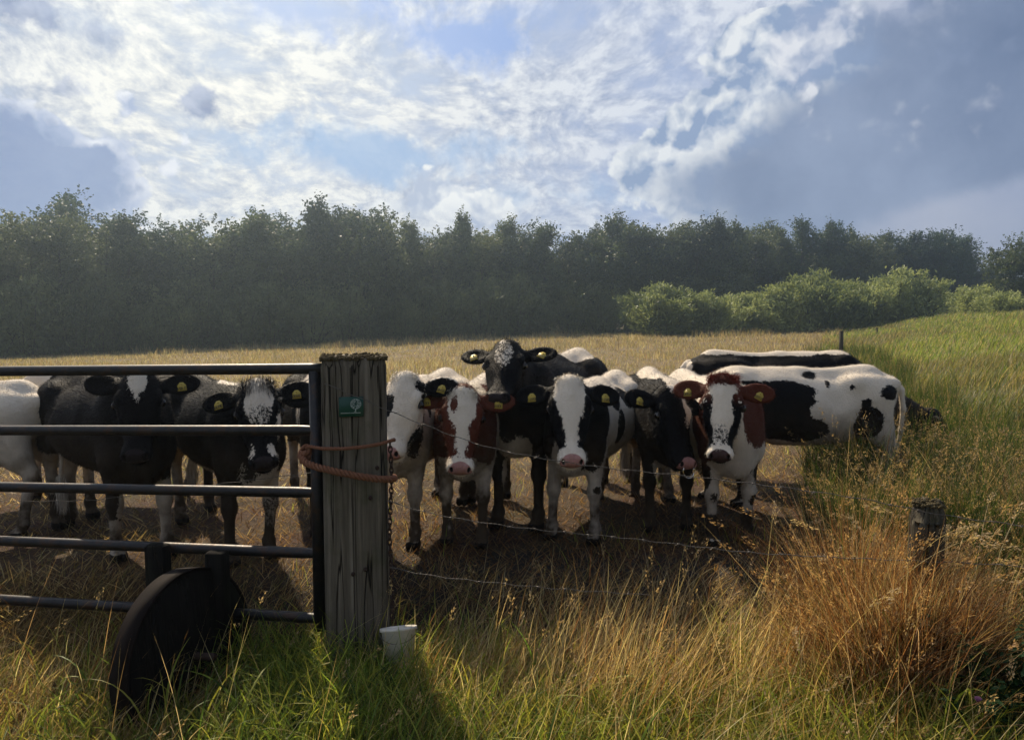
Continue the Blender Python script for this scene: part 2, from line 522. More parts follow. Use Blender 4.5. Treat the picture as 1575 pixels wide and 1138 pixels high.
def palette(r, n, cols, weights, var=0.25):
    k = r.choice(len(cols), n, p=np.array(weights) / sum(weights))
    c = np.array(cols)[k] * r.uniform(1 - var, 1 + var, (n, 1)) * r.uniform(0.93, 1.07, (n, 3))
    return np.clip(c, 0, 1)

GREENS = [(0.20, 0.26, 0.04), (0.12, 0.18, 0.035), (0.36, 0.37, 0.07), (0.055, 0.095, 0.025)]
TANS = [(0.46, 0.33, 0.15), (0.30, 0.19, 0.08), (0.62, 0.50, 0.28), (0.16, 0.09, 0.035)]
RUSTS = [(0.34, 0.16, 0.06), (0.24, 0.10, 0.04), (0.42, 0.24, 0.10), (0.50, 0.36, 0.20)]

def scatter(r, n, x0, x1, y0, y1, keep=None):
    P = np.stack([r.uniform(x0, x1, n), r.uniform(y0, y1, n)], -1)
    if keep is not None: P = P[r.random(len(P)) < keep(P[:, 0], P[:, 1])]
    # stay inside the wedge seen by the camera, with a margin for a step to the side
    P = P[np.abs(P[:, 0]) < 0.72 * P[:, 1] + 1.6]
    return np.column_stack([P, gz(P[:, 0], P[:, 1]) - 0.01])

def seed_heads(T, cen, r, col, length=0.12, n_sp=22, size=0.007, spread=0.010):
    """spikelets along the top of each stalk centre line"""
    n, k, _ = cen.shape
    tip = cen[:, -1]; prev = cen[:, -2]
    d = tip - prev; d /= np.linalg.norm(d, axis=1)[:, None] + 1e-9
    u = r.random((n, n_sp)); L = r.uniform(0.6, 1.2, n)[:, None] * length
    base = tip[:, None] - d[:, None] * (u * L)[..., None]
    env = np.sin(np.clip(u, 0.05, 0.98) * math.pi) ** 0.7
    off = r.normal(0, 1, (n, n_sp, 3)) * (spread * env)[..., None]
    p = (base + off).reshape(-1, 3); m = len(p)
    dd = np.repeat(d, n_sp, 0) + r.normal(0, 0.35, (m, 3)); dd /= np.linalg.norm(dd, axis=1)[:, None]
    sd = np.cross(dd, r.normal(0, 1, (m, 3))); sd /= np.linalg.norm(sd, axis=1)[:, None]
    s_ = size * r.uniform(0.6, 1.3, (m, 1))
    V = np.stack([p, p + dd * s_ + sd * s_ * 0.35, p + dd * 2 * s_, p + dd * s_ - sd * s_ * 0.35], 1).reshape(-1, 3)
    Q = np.arange(m * 4).reshape(-1, 4)
    cc = np.repeat(np.clip(np.array(col) * r.uniform(0.75, 1.25, (m, 1)), 0, 1), 4, 0)
    T.add(V, Q, np.zeros((0, 3), int), cc)

STUMP_X = float(at(1428, 765, 3.25)[0])
def build_grass():
    r = np.random.default_rng(11)
    U = r.uniform
    # --- lush green blades in the foreground
    def lush(x, y):
        g = np.exp(-((x + 0.95) / 0.75) ** 2) * 1.0 + 0.85 * (x > -0.4) * sm((3.35 - y) / 0.5) + 0.2 * (x > -.4) + 0.10 + 0.25 * np.exp(-((x - 1.9) / 0.5) ** 2)
        g = g * (0.35 + 1.1 * vnoise(x * 3.1, y * 3.1, 5))
        return np.clip(g * sm((4.0 - y) / 0.5), 0, 1)
    P = scatter(r, 72000, -3.4, 3.4, 1.9, 4.1, lush); n = len(P)
    T = Turf()
    lus = np.exp(-((P[:, 0] + 0.95) / 0.8) ** 2)
    h = (U(0.12, 0.30, n) + lus * U(0.0, 0.22, n) * (r.random(n) < 0.6) + 0.10 * (P[:, 0] > -0.2) * r.random(n)) * (1 - 0.6 * np.exp(-((P[:, 0] + 1.45) / 0.35) ** 2) * (P[:, 1] < 3.5))
    near = sm((3.1 - P[:, 1]) / 0.9)
    h = h * (1 - 0.35 * near)
    c = palette(r, n, GREENS + [(0.26, 0.24, 0.06)], [4, 3, 3, 1.5, 1.0])
    c[lus < 0.5] = palette(r, int((lus < 0.5).sum()), GREENS + [(0.30, 0.27, 0.06), (0.34, 0.28, 0.10)], [3, 1.5, 4, 1.0, 2.0, 1.2])
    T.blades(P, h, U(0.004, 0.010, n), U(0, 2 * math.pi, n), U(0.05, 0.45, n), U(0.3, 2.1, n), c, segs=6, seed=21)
    # a few tall broad blades arching over the rest
    P = scatter(r, 620, -2.2, 2.4, 2.3, 3.5, lambda x, y: np.clip(0.2 + np.exp(-((x + 1.05) / 0.5) ** 2) + 0.7 * np.exp(-((x - 0.5) / 0.6) ** 2), 0, 1)); n = len(P)
    T.blades(P, U(0.28, 0.52, n), U(0.007, 0.014, n), U(0, 6.28, n), U(0.05, 0.4, n), U(0.8, 2.3, n), palette(r, n, GREENS, [3, 2, 4, 0.5]), segs=9, seed=44)
    tag(T.build('green_grass'), kind='stuff')
    # --- matted dry grass, all over the foreground
    T = Turf()
    def dry(x, y): return np.clip((0.55 + 0.9 * vnoise(x * 2.3, y * 2.3, 9)) * (1 - 0.6 * np.exp(-((x + 0.95) / 0.6) ** 2)), 0, 1) * sm((4.6 - y) / 0.6)
    P = scatter(r, 70000, -3.6, 3.6, 1.9, 4.6, dry); n = len(P)
    c = palette(r, n, TANS + [(0.20, 0.19, 0.05)], [3, 3, 1.2, 2, 1.6])
    T.blades(P, U(0.10, 0.30, n), U(0.0018, 0.0042, n), r.normal(0.5, 1.4, n), U(0.5, 1.35, n), U(-0.2, 0.9, n), c, segs=4, seed=22)
    # long leaning straws
    P = scatter(r, 2200, -3.4, 3.2, 2.1, 4.0, lambda x, y: np.clip(0.25 + 0.8 * np.exp(-((x - 1.0) / 0.9) ** 2), 0, 1)); n = len(P)
    cen = T.blades(P, U(0.35, 0.72, n), U(0.0020, 0.0036, n), r.normal(0.3, 0.9, n), U(0.1, 0.9, n), U(0.0, 0.8, n), palette(r, n, TANS, [3, 2, 3, 1]), segs=6, seed=23)
    sel = r.random(n) < 0.22
    seed_heads(T, cen[sel], r, (0.45, 0.33, 0.18), 0.10, 20)
    tag(T.build('dry_grass'), kind='stuff')
    # --- trampled straw and stubble where the cattle stand, thinning into the field
    T = Turf()
    def field(x, y): return np.clip(1 - sm(bank_s(x, y) / 0.8), 0, 1)
    P = scatter(r, 170000, -7, 6, 3.6, 10.5, lambda x, y: field(x, y) * np.clip(1.2 - y / 12, 0.2, 1) * (0.35 + 0.9 * vnoise(x * 3, y * 3, 2))); n = len(P)
    red = sm(1.25 - np.hypot((P[:, 0] - 0.6) / 3.4, (P[:, 1] - 5.0) / 2.0))
    c = palette(r, n, TANS + [(0.16, 0.15, 0.04)], [3, 3, 2.4, 3, 1.4], 0.5)
    c2 = palette(r, n, RUSTS, [2, 2, 2, 1])
    c = (c * (1 - red[:, None] * 0.85) + c2 * red[:, None] * 0.85) * (1 - 0.28 * red[:, None])
    T.blades(P, U(0.05, 0.17, n), U(0.0030, 0.0075, n), U(0, 2 * math.pi, n), U(0.7, 1.5, n), U(-0.3, 0.5, n), c, segs=2, seed=24)
    P = scatter(r, 26000, -9, 8, 4.4, 16, lambda x, y: field(x, y) * (vnoise(x * 1.2, y * 1.2, 8) > 0.52)); n = len(P)
    T.blades(P, U(0.06, 0.20, n), U(0.003, 0.007, n), U(0, 2 * math.pi, n), U(0.1, 0.6, n), U(0.1, 1.0, n), palette(r, n, TANS + GREENS, [3, 2, 2, 1, 1, .4, 1.5, .3]), segs=3, seed=25)
    tag(T.build('trampled_straw'), kind='stuff')
    # --- the dry meadow beyond
    T = Turf()
    yy = 9.0 + 56 * r.random(150000) ** 1.35
    xx = (r.random(150000) * 2 - 1) * (0.74 * yy + 2)
    k = bank_s(xx, yy) < 0.6 + 0.01 * yy
    xx, yy = xx[k], yy[k]
    k = r.random(len(xx)) < 0.25 + 1.1 * vnoise(xx * 0.9, yy * 0.5, 4)
    xx, yy = xx[k], yy[k]; n = len(xx)
    P = np.column_stack([xx, yy, gz(xx, yy) - 0.01])
    h = U(0.06, 0.20, n) * (0.8 + 0.9 * (vnoise(xx * 0.35, yy * 0.2, 6) > 0.6)) * (1 + 1.1 * sm((yy - 34) / 18))
    c = palette(r, n, [(0.38, 0.31, 0.18), (0.27, 0.20, 0.11), (0.50, 0.43, 0.28), (0.20, 0.19, 0.08)], [4, 2.5, 2, 2])
    T.blades(P, h, U(0.004, 0.009, n) * (1 + yy / 16), U(0, 2 * math.pi, n), U(0.05, 0.7, n), U(0.0, 0.8, n), c, segs=2, seed=26)
    tag(T.build('meadow_grass'), kind='stuff')
    # --- bright bank grass on the right
    T = Turf()
    yy = 3.4 + 60 * r.random(150000) ** 1.7
    ss = r.random(150000) ** 0.8 * (9 + 0.16 * yy) - 0.4
    xx = ss + 0.42 * yy + 0.1
    k = (np.abs(xx) < 0.74 * yy + 1.6) & (r.random(len(xx)) < 0.25 + 1.0 * vnoise(xx * 1.1, yy * 0.8, 14)) & ((ss > 1.4) | (yy > 9))
    xx, yy, ss = xx[k], yy[k], ss[k]; n = len(xx)
    P = np.column_stack([xx, yy, gz(xx, yy) - 0.01])
    c = palette(r, n, [(0.16, 0.22, 0.035), (0.24, 0.30, 0.05), (0.09, 0.13, 0.03), (0.34, 0.29, 0.11), (0.40, 0.32, 0.17)], [4, 3, 2.5, 2.6, 1.8])
    patch = vnoise(xx * 0.35, yy * 0.16, 61) + 0.5 * vnoise(xx * 1.1, yy * 0.5, 62) - 0.25
    c = c * (0.55 + 0.6 * sm((yy - 9) / 10) * (0.6 + 0.7 * patch))[:, None]
    kk = (patch < 0.38) & (r.random(n) < 0.8); c[kk] = palette(r, int(kk.sum()), [(0.34, 0.28, 0.13), (0.24, 0.20, 0.08), (0.16, 0.17, 0.05)], [2, 2, 2])
    T.blades(P, U(0.14, 0.36, n) * (0.55 + 1.1 * np.clip(vnoise(xx * 0.9, yy * 0.6, 63), 0, 1) ** 1.5 + 0.5 * (r.random(n) < 0.05)), U(0.005, 0.009, n) * (1 + yy / 14), r.normal(0.2, 1.0, n), U(0.1, 0.6, n), U(0.2, 1.2, n), c, segs=3, seed=27)
    tag(T.build('bank_grass'), kind='stuff')
    # --- dark rushes along the foot of the bank
    T = Turf()
    yy = 4.3 + 26 * r.random(60000) ** 1.8
    xx = 0.42 * yy + 0.1 + r.normal(0.75, 0.75, 60000) * (0.6 + 0.06 * yy)
    k = (r.random(len(xx)) < sm(vnoise(xx * 1.6, yy * 1.2, 31) * 1.9 - 0.5 - 0.35 * (yy > 13))) & (xx > 0.36 * yy + 0.25) & (xx < 0.42 * yy + 1.9)
    xx, yy = xx[k], yy[k]; n = len(xx)
    P = np.column_stack([xx, yy, gz(xx, yy) - 0.01])
    tall = 0.42 + 0.40 * vnoise(xx * 1.1, yy * 1.1, 33)
    c = palette(r, n, [(0.035, 0.065, 0.016), (0.06, 0.09, 0.02), (0.10, 0.12, 0.035), (0.26, 0.20, 0.09)], [4, 3, 2, 1.2])
    cen = T.blades(P, U(0.6, 1.1, n) * tall, U(0.003, 0.006, n) * (1 + yy / 22), U(0, 2 * math.pi, n), U(0.0, 0.35, n), U(0.0, 0.55, n), c, segs=4, seed=28)
    sel = r.random(n) < 0.10
    seed_heads(T, cen[sel], r, (0.24, 0.18, 0.09), 0.09, 12, 0.009)
    # taller tangled weeds close behind the short post and beside the rightmost cow
    n = 16000
    xx = U(1.5, 3.9, n); yy = U(3.5, 6.6, n)
    k = (xx > 0.40 * yy - 0.15 + 0.5 * vnoise(xx * 2, yy * 2, 71)) & (r.random(n) < 0.25 + vnoise(xx * 2.2, yy * 2.2, 72))
    xx, yy = xx[k], yy[k]; n = len(xx)
    P = np.column_stack([xx, yy, gz(xx, yy) - 0.01])
    c = palette(r, n, [(0.035, 0.06, 0.016), (0.07, 0.10, 0.025), (0.26, 0.19, 0.09), (0.40, 0.30, 0.17), (0.14, 0.08, 0.035)], [5, 3, 1.8, 1.0, 1.2], 0.4)
    cen = T.blades(P, U(0.35, 0.85, n) * (0.62 + 0.55 * vnoise(xx * 1.5, yy * 1.5, 73)), U(0.0025, 0.006, n), U(0, 6.28, n), U(0.05, 0.7, n), U(0.0, 1.5, n), c, segs=6, seed=41)
    sel = r.random(n) < 0.14
    seed_heads(T, cen[sel], r, (0.34, 0.24, 0.13), 0.10, 18, 0.008, 0.012)
    tag(T.build('rushes'), kind='stuff')
    # --- tall rusty dock and dead grass round the short fence post
    T = Turf()
    n0 = 8500
    th = U(0, 2 * math.pi, n0); rad = np.abs(r.normal(0, 1, n0))
    cx, cy = 1.52, 3.35
    xx = cx + 0.10 + np.cos(th) * rad * 0.30 + 0.0; yy = cy + np.sin(th) * rad * 0.26
    P = np.column_stack([xx, yy, gz(xx, yy) - 0.01]); n = len(xx)
    top = (0.92 * np.exp(-((xx - 1.66) / 0.30) ** 2) + 0.14) * (0.65 + 0.6 * vnoise(xx * 7, yy * 7, 81))
    c = palette(r, n, RUSTS + [(0.38, 0.28, 0.15), (0.08, 0.04, 0.02), (0.10, 0.13, 0.03)], [2.5, 3, 2, 2, 2.5, 2.5, 1.5], 0.45)
    front = np.where((np.abs(xx - STUMP_X) < 0.14) & (yy < 3.3), 0.82, 1.0)
    cen = T.blades(P, U(0.45, 1.05, n) * top * front, U(0.0018, 0.0045, n), np.arctan2(yy - cy, xx - cx) + r.normal(0, 1.3, n), U(0.0, 0.75, n), U(-0.1, 1.3, n), c, segs=6, seed=29)
    sel = r.random(n) < 0.07
    seed_heads(T, cen[sel], r, (0.40, 0.25, 0.12), 0.11, 26, 0.008, 0.012)
    n = 3000
    xx = STUMP_X + r.normal(-0.05, 0.15, n); yy = U(2.96, 3.16, n)
    P = np.column_stack([xx, yy, gz(xx, yy) - 0.01])
    T.blades(P, U(0.35, 0.74, n), U(0.002, 0.005, n), U(0, 6.28, n), U(0.0, 0.45, n), U(0.0, 1.0, n), palette(r, n, RUSTS + [(0.10, 0.05, 0.02), (0.42, 0.31, 0.17)], [2, 2, 2, 2, 3, 2], 0.4), segs=5, seed=43)
    # arching plumes
    n = 46
    P = np.column_stack([U(1.15, 2.35, n), U(2.9, 3.7, n)]); P = np.column_stack([P, gz(P[:, 0], P[:, 1])])
    cen = T.blades(P, U(0.65, 1.1, n), U(0.003, 0.0045, n), r.normal(0.2, 1.2, n), U(0.05, 0.4, n), U(0.7, 2.0, n), palette(r, n, TANS, [3, 1, 4, 0.5]), segs=12, seed=30)
    seed_heads(T, cen, r, (0.50, 0.38, 0.22), 0.16, 60, 0.008, 0.010)
    tag(T.build('dead_grass_tussock'), kind='stuff')
    # --- fans of long tan stalks in the middle
    T = Turf()
    for (cx, cy, nn, sx) in ((0.35, 3.45, 800, 0.22), (0.62, 3.35, 900, 0.22), (0.95, 3.4, 500, 0.28), (-0.05, 3.4, 1500, 0.22), (1.2, 3.2, 300, 0.3), (-0.28, 3.42, 700, 0.13), (-2.4, 3.3, 700, 0.5), (0.6, 2.8, 200, 0.6)):
        xx = cx + r.normal(0, sx, nn); yy = cy + r.normal(0, 0.16, nn)
        P = np.column_stack([xx, yy, gz(xx, yy) - 0.01])
        mid = cx > 0.3
        c = palette(r, nn, TANS + RUSTS[:1], [3, 1.4, 4, 1, 1.2]) * 1.2
        hh = U(0.22, 0.78, nn) * r.uniform(0.6, 1, nn) if mid else U(0.15, 0.42, nn)
        cen = T.blades(P, hh, U(0.0022, 0.0046, nn), r.normal(0.15 if cx > 0 else 0.3, 1.0, nn), U(0.1, 1.0, nn), U(0.0, 0.5 if mid else 1.2, nn), c, segs=5, seed=int(300 + cx * 50))
        sel = r.random(nn) < (0.05 if mid else 0.01)
        seed_heads(T, cen[sel], r, (0.42, 0.30, 0.17), 0.09, 24, 0.007)
    tag(T.build('dry_stalks'), kind='stuff')
build_grass()
# ------------------------------------------------------------------ materials of the built things
def mat_wood(name, c0, c1, c2, scale=1.0, moss=0.35):
    m, t, b, out = new_mat(name)
    P = objco(t)
    g = noise(t, vmul(t, P, (26 * scale, 26 * scale, 1.1 * scale)), 1.0, 8, 0.62, 0.4)
    g2 = noise(t, vmul(t, P, (90 * scale, 90 * scale, 3.0)), 1.0, 4, 0.6)
    crack = sstep((noise(t, vmul(t, P, (14 * scale, 14 * scale, 0.55)), 1.0, 3, 0.5, 0.5) - 0.5).op('ABSOLUTE'), 0.0, 0.022)
    c = ramp(t, g * 0.7 + g2 * 0.3, [(0.34, c0), (0.52, c1), (0.7, c2)])
    ms = noise(t, P, 5, 5, 0.65)
    c = mixc(t, sstep(ms, 0.5, 0.68) * moss, c, (0.045, 0.06, 0.018))
    c = mixc(t, crack, (0.010, 0.008, 0.006), c)
    t.links.new(c.v, b.inputs['Base Color'])
    b.inputs['Roughness'].default_value = 0.9; b.inputs['Specular IOR Level'].default_value = 0.15
    bump(t, b, g * 0.6 + g2 * 0.2 + crack * 0.8, 0.9, 0.012)
    return m
def mat_plain(name, col, rough=0.6, metal=0.0, nscale=20, var=0.25, bstr=0.2, spec=0.4):
    m, t, b, out = new_mat(name)
    n = noise(t, objco(t), nscale, 6, 0.65)
    c = mixc(t, n, tuple(v * (1 - var) for v in col), tuple(min(1, v * (1 + var)) for v in col))
    t.links.new(c.v, b.inputs['Base Color'])
    b.inputs['Roughness'].default_value = rough; b.inputs['Metallic'].default_value = metal
    b.inputs['Specular IOR Level'].default_value = spec
    bump(t, b, n, bstr, 0.004)
    return m
def mat_steel():
    m, t, b, out = new_mat('weathered_gate_steel')
    P = objco(t)
    n = noise(t, P, 14, 7, 0.7); n2 = noise(t, vmul(t, P, (1, 1, 3)), 60, 4)
    c = ramp(t, n, [(0.3, (0.010, 0.010, 0.012)), (0.52, (0.022, 0.021, 0.023)), (0.60, (0.045, 0.026, 0.018)), (0.72, (0.028, 0.016, 0.011))])
    t.links.new(c.v, b.inputs['Base Color'])
    b.inputs['Metallic'].default_value = 0.5
    t.links.new((n2 * 0.3 + 0.30).v, b.inputs['Roughness'])
    bump(t, b, n2 + n, 0.25, 0.003)
    return m
M_POST = mat_wood('old_post_wood', (0.052, 0.044, 0.033), (0.14, 0.12, 0.092), (0.25, 0.22, 0.175), 1.0, 0.32)
M_STUMP = mat_wood('grey_stump_wood', (0.02, 0.017, 0.013), (0.07, 0.06, 0.043), (0.15, 0.13, 0.095), 1.5, 0.3)
M_DARKWOOD = mat_wood('tarred_wood', (0.003, 0.0025, 0.002), (0.007, 0.006, 0.005), (0.017, 0.013, 0.010), 1.2, 0.1)
M_STEEL = mat_steel()
M_WIRE = mat_plain('dull_old_wire', (0.13, 0.115, 0.10), 0.6, 0.5)
M_RUST = mat_plain('rusty_chain_iron', (0.05, 0.03, 0.022), 0.75, 0.4, 60)
M_ROPE = mat_plain('orange_rope_fibre', (0.21, 0.095, 0.055), 0.85, 0.0, 140, 0.4, 0.6, 0.1)
M_MOSS = mat_plain('dry_moss', (0.10, 0.08, 0.045), 1.0, 0, 90, 0.6, 1.0, 0.05)
M_BUCKET = mat_plain('dirty_white_plastic', (0.66, 0.62, 0.54), 0.5, 0, 9, 0.22, 0.1)
M_SIGN = mat_plain('green_enamel', (0.004, 0.055, 0.038), 0.35, 0, 12, 0.25, 0.05)
M_SIGNW = mat_plain('white_enamel', (0.42, 0.50, 0.46), 0.5, 0, 30, 0.2, 0.05)
M_RUSTWHEEL = mat_plain('rusty_black_wheel', (0.012, 0.008, 0.0065), 0.8, 0.0, 9, 0.8, 0.8, 0.1)

def rotz(a):
    c, s = math.cos(a), math.sin(a); return np.array([[c, -s, 0], [s, c, 0], [0, 0, 1.0]])

# ------------------------------------------------------------------ the heavy gate post
POST_C = at(546.5, 700, 3.80)[:2]
def build_post():
    r = np.random.default_rng(5)
    az = math.atan2(-POST_C[0], POST_C[1])
    root = empty('gate_post', (POST_C[0], POST_C[1], -0.3), az)
    tag(root, 'thick square weathered timber post with mossy top, between the metal gate and the wire fence', 'post')
    # body: dense grid box so that the faces can be uneven
    w, H = 0.320, 1.675
    nu, nz = 14, 70
    V = []; per = 4 * nu
    for k in range(nz + 1):
        z = H * k / nz
        for s_ in range(4):
            for i in range(nu):
                u = -0.5 + i / nu
                x, y = [(u, -0.5), (0.5, u), (-u, 0.5), (-0.5, -u)][s_]
                # rounded corners
                L = (abs(x * 2) ** 9 + abs(y * 2) ** 9) ** (1 / 9)
                V.append([x / L * w, y / L * w, z])
    V = np.array(V)
    g = vnoise(V[:, 0] * 70 + V[:, 1] * 70 + 40, V[:, 2] * 1.3 + 3, 2) - 0.5
    g2 = vnoise(V[:, 0] * 9 + V[:, 1] * 9 + 9, V[:, 2] * 3 + 3, 8) - 0.5
    V[:, :2] *= (1 + 0.014 * g + 0.02 * g2)[:, None]
    for cx_, z0, z1 in ((-0.045, .3, 1.5), (0.02, .6, 1.67), (0.07, 0.2, 1.1)):
        m_ = (np.abs(V[:, 0] - cx_) < 0.012) & (V[:, 1] < 0) & (V[:, 2] > z0) & (V[:, 2] < z1)
        V[m_, 1] += 0.009
    top = V[:, 2] > H - 0.02
    V[top, 2] += 0.014 * (vnoise(V[top, 0] * 30 + 5, V[top, 1] * 30 + 7, 1) - 0.5)
    m_ = V[:, 2] > H - 0.03
    V[m_, :2] *= 0.97
    i = np.arange(per); Fq = []
    for k in range(nz):
        a = k * per + i; b_ = k * per + (i + 1) % per
        Fq.append(np.stack([a, b_, b_ + per, a + per], -1))
    V = np.concatenate([V, [[0, 0, H - 0.004]]])
    Ft = np.stack([nz * per + i, nz * per + (i + 1) % per, np.full(per, len(V) - 1)], -1)
    np_mesh('post_body', V, [np.concatenate(Fq), Ft], M_POST, root, True)
    # crumbly moss crust on top
    m = MB()
    for _ in range(620):
        e_ = r.random() < 0.65
        a = r.uniform(-0.5, 0.5); bb = r.choice([-0.49, 0.49]) if e_ else r.uniform(-0.5, 0.5)
        x, y = ((a, bb) if r.random() < 0.5 else (bb, a))
        rr = r.uniform(0.004, 0.0105)
        m.sphere((x * w, y * w, H + r.uniform(-0.008, 0.006)), (rr, rr, rr * r.uniform(.5, 1.1)), 5, 4)
    m.build('moss', M_MOSS, root)
    # bolts
    for (x, z) in ((0.105, 1.13), (0.07, 0.98), (0.04, 0.62), (-0.02, 0.60)):
        m = MB(); m.tube([[x, -w / 2 - 0.012, z], [x, -w / 2 + 0.01, z]], 0.010, 10); m.build('bolt', M_RUST, root)
    return root, w
POST, POST_W = build_post()
P_AZ = POST.rotation_euler[2]
def post_pt(x, y, z):
    """a point in the post's own frame -> world"""
    v = rotz(P_AZ) @ np.array([x, y, 0]); return np.array([POST_C[0] + v[0], POST_C[1] + v[1], z])
def post_z(py): return CAM_Z - (py - HORIZ) * 3.66 / F_PX
def post_x(px): return (px - 546.5) * 3.66 / F_PX

def build_sign():
    c = post_pt(post_x(541.5), -POST_W / 2 - 0.009, post_z(625))
    root = empty('sign_plate', c, P_AZ)
    tag(root, 'small dark green plate with a white round tree emblem, screwed to the timber gate post', 'sign')
    MB().box((0, 0, 0), (0.118, 0.006, 0.098), bev=0.002).build('plate', M_SIGN, root, False)
    # tree emblem: a round crown built of small leaf marks either side of a crooked stem
    m = MB(); r = np.random.default_rng(3)
    cx, cz, R_ = 0.022, 0.014, 0.0245
    for i in range(170):
        a = r.uniform(0, 2 * math.pi); q = R_ * math.sqrt(r.random())
        x, z = math.cos(a) * q, math.sin(a) * q
        if abs(x - 0.004 * math.sin(z * 150)) < 0.0016: continue
        m.box((cx + x, -0.0045, cz + z), (0.0030, 0.001, 0.0016), R=None)
    for k in range(26):
        a = 2 * math.pi * k / 26
        m.box((cx + R_ * math.cos(a), -0.0047, cz + R_ * math.sin(a)), (0.005, 0.001, 0.0022))
    m.box((cx - 0.001, -0.005, cz - 0.031), (0.0045, 0.001, 0.014))
    m.box((cx - 0.003, -0.005, cz - 0.038), (0.010, 0.001, 0.003))
    m.build('tree_emblem', M_SIGNW, root, False)
    m = MB(); x = -0.048
    for k in range(22):
        wv = r.uniform(0.0022, 0.0036); 
        if k != 10: m.box((x, -0.0045, -0.030), (wv, 0.001, 0.0042))
        else: m.box((x, -0.0045, -0.030), (0.0008, 0.001, 0.008))
        x += wv + 0.0014
    m.build('lettering', M_SIGNW, root, False)
    for (x, z) in ((-0.053, 0.043), (0.053, 0.043), (-0.053, -0.043), (0.053, -0.043)):
        MB().sphere((x, -0.003, z), (0.003, 0.002, 0.003), 8, 6).build('screw', M_STEEL, root)
build_sign()

# ------------------------------------------------------------------ tubular gate
def build_gate():
    A = at(487, 700, 3.72); B = at(0, 700, 4.05)
    d = (B - A)[:2]; d /= np.linalg.norm(d); ex = np.linalg.norm((B - A)[:2]) + 0.75
    root = empty('field_gate', (A[0], A[1], 0.0), math.atan2(d[1], d[0]))
    tag(root, 'tubular steel field gate with five round rails, in front of the cattle on the left', 'gate')
    # local frame: x runs to the left along the gate
    zr = [CAM_Z - (p - HORIZ) * 3.72 / F_PX for p in (567, 663, 761, 858, 963)]
    zl = [CAM_Z - (p - HORIZ) * 4.05 / F_PX for p in (571, 663, 752, 838, 933)]
    L0 = np.linalg.norm((B - A)[:2])
    for i in range(5):
        k = (zl[i] - zr[i]) / L0
        pts = []; rr = []
        x0 = -0.045 if i == 0 else -0.0
        for x in np.concatenate([[x0, 0.02, 0.05, 0.10, 0.16, 0.22], np.linspace(0.4, ex, 9)]):
            pts.append([x, 0, zr[i] + k * x])
            rr.append(0.0275)
        if i: rr[0:4] = [0.023, 0.024, 0.026, 0.028]
        m = MB().tube(pts, rr, 16)
        m.build('rail', M_STEEL, root)
    m = MB()
    m.tube([[0.0, 0, -0.02], [0, 0, zr[0] - 0.01]], 0.031, 16)
    m.build('stile', M_STEEL, root)
    m = MB(); m.tube([[ex, 0, -0.02], [ex, 0, zl[0] + 0.03]], 0.031, 16); m.build('stile', M_STEEL, root)
    # two timber planks bolted across the lower rails, carrying the wheel
    def loc(px, Y):
        p = at(px, 800, Y)[:2] - A[:2]; return p @ d
    n = np.array([-d[1], d[0]])
    # plank local y: toward the camera is the sign that lowers world y
    sgn = -1 if n[1] > 0 else 1
    xr, xl = loc(326, 3.66), loc(237, 3.78)
    zt = CAM_Z - (850 - HORIZ) * 3.74 / F_PX
    m = MB(); m.box((xr, sgn * 0.115, zt / 2 - 0.14), (0.10, 0.075, zt + 0.28), bev=0.008)
    m.build('wheel_plank', M_DARKWOOD, root, False)
    m = MB(); m.box((xl, sgn * 0.075, zt / 2 - 0.14), (0.11, 0.075, zt + 0.285), bev=0.008)
    m.build('wheel_plank', M_DARKWOOD, root, False)
    # wheel: a solid disc standing on edge between the planks
    C = at(288, 1008, 3.50)
    nrm = np.array([math.cos(math.radians(17)), -math.sin(math.radians(17)), 0.10]); nrm /= np.linalg.norm(nrm)
    R = 0.41; th = 0.095
    u = np.cross([0, 0, 1.0], nrm); u /= np.linalg.norm(u); v = np.cross(nrm, u)
    m = MB(); seg = 72
    prof = [(0.0, -th / 2), (R - 0.02, -th / 2), (R, -th / 2 + 0.012), (R, th / 2 - 0.012), (R - 0.015, th / 2), (0.0, th / 2)]
    V = []
    for (rad, h) in prof:
        for k in range(seg):
            a = 2 * math.pi * k / seg
            V.append(nrm * h + rad * (math.cos(a) * u + math.sin(a) * v))
    Fq = [(i * seg + k, i * seg + (k + 1) % seg, (i + 1) * seg + (k + 1) % seg, (i + 1) * seg + k) for i in range(1, 4) for k in range(seg)]
    Fq += [tuple(range(seg * 4, seg * 5)), tuple(reversed(range(seg, 2 * seg)))]
    m.add(np.array(V), Fq)
    Rg = rotz(math.atan2(d[1], d[0]))
    o = m.build('wheel', M_DARKWOOD, root, False)
    off = Rg.T @ (C - np.array([A[0], A[1], 0])); o.location = tuple(off)
    o.rotation_euler = (0, 0, -math.atan2(d[1], d[0]))
    rim = MB()
    V = []; prof = [(R - 0.004, -th / 2 - 0.003), (R + 0.006, -th / 2 - 0.003), (R + 0.006, th / 2 + 0.003), (R - 0.004, th / 2 + 0.003)]
    for (rad, h) in prof:
        for k in range(seg):
            a = 2 * math.pi * k / seg; V.append(nrm * h + rad * (math.cos(a) * u + math.sin(a) * v))
    rim.add(np.array(V), [(i * seg + k, i * seg + (k + 1) % seg, ((i + 1) % 4) * seg + (k + 1) % seg, ((i + 1) % 4) * seg + k) for i in range(4) for k in range(seg)])
    rim.build('rim', M_RUSTWHEEL, o, False)
    ax = MB(); ax.tube([-nrm * 0.16, nrm * 0.16], 0.018, 12); ax.build('axle', M_RUST, o)
    return A, d
GATE_A, GATE_D = build_gate()

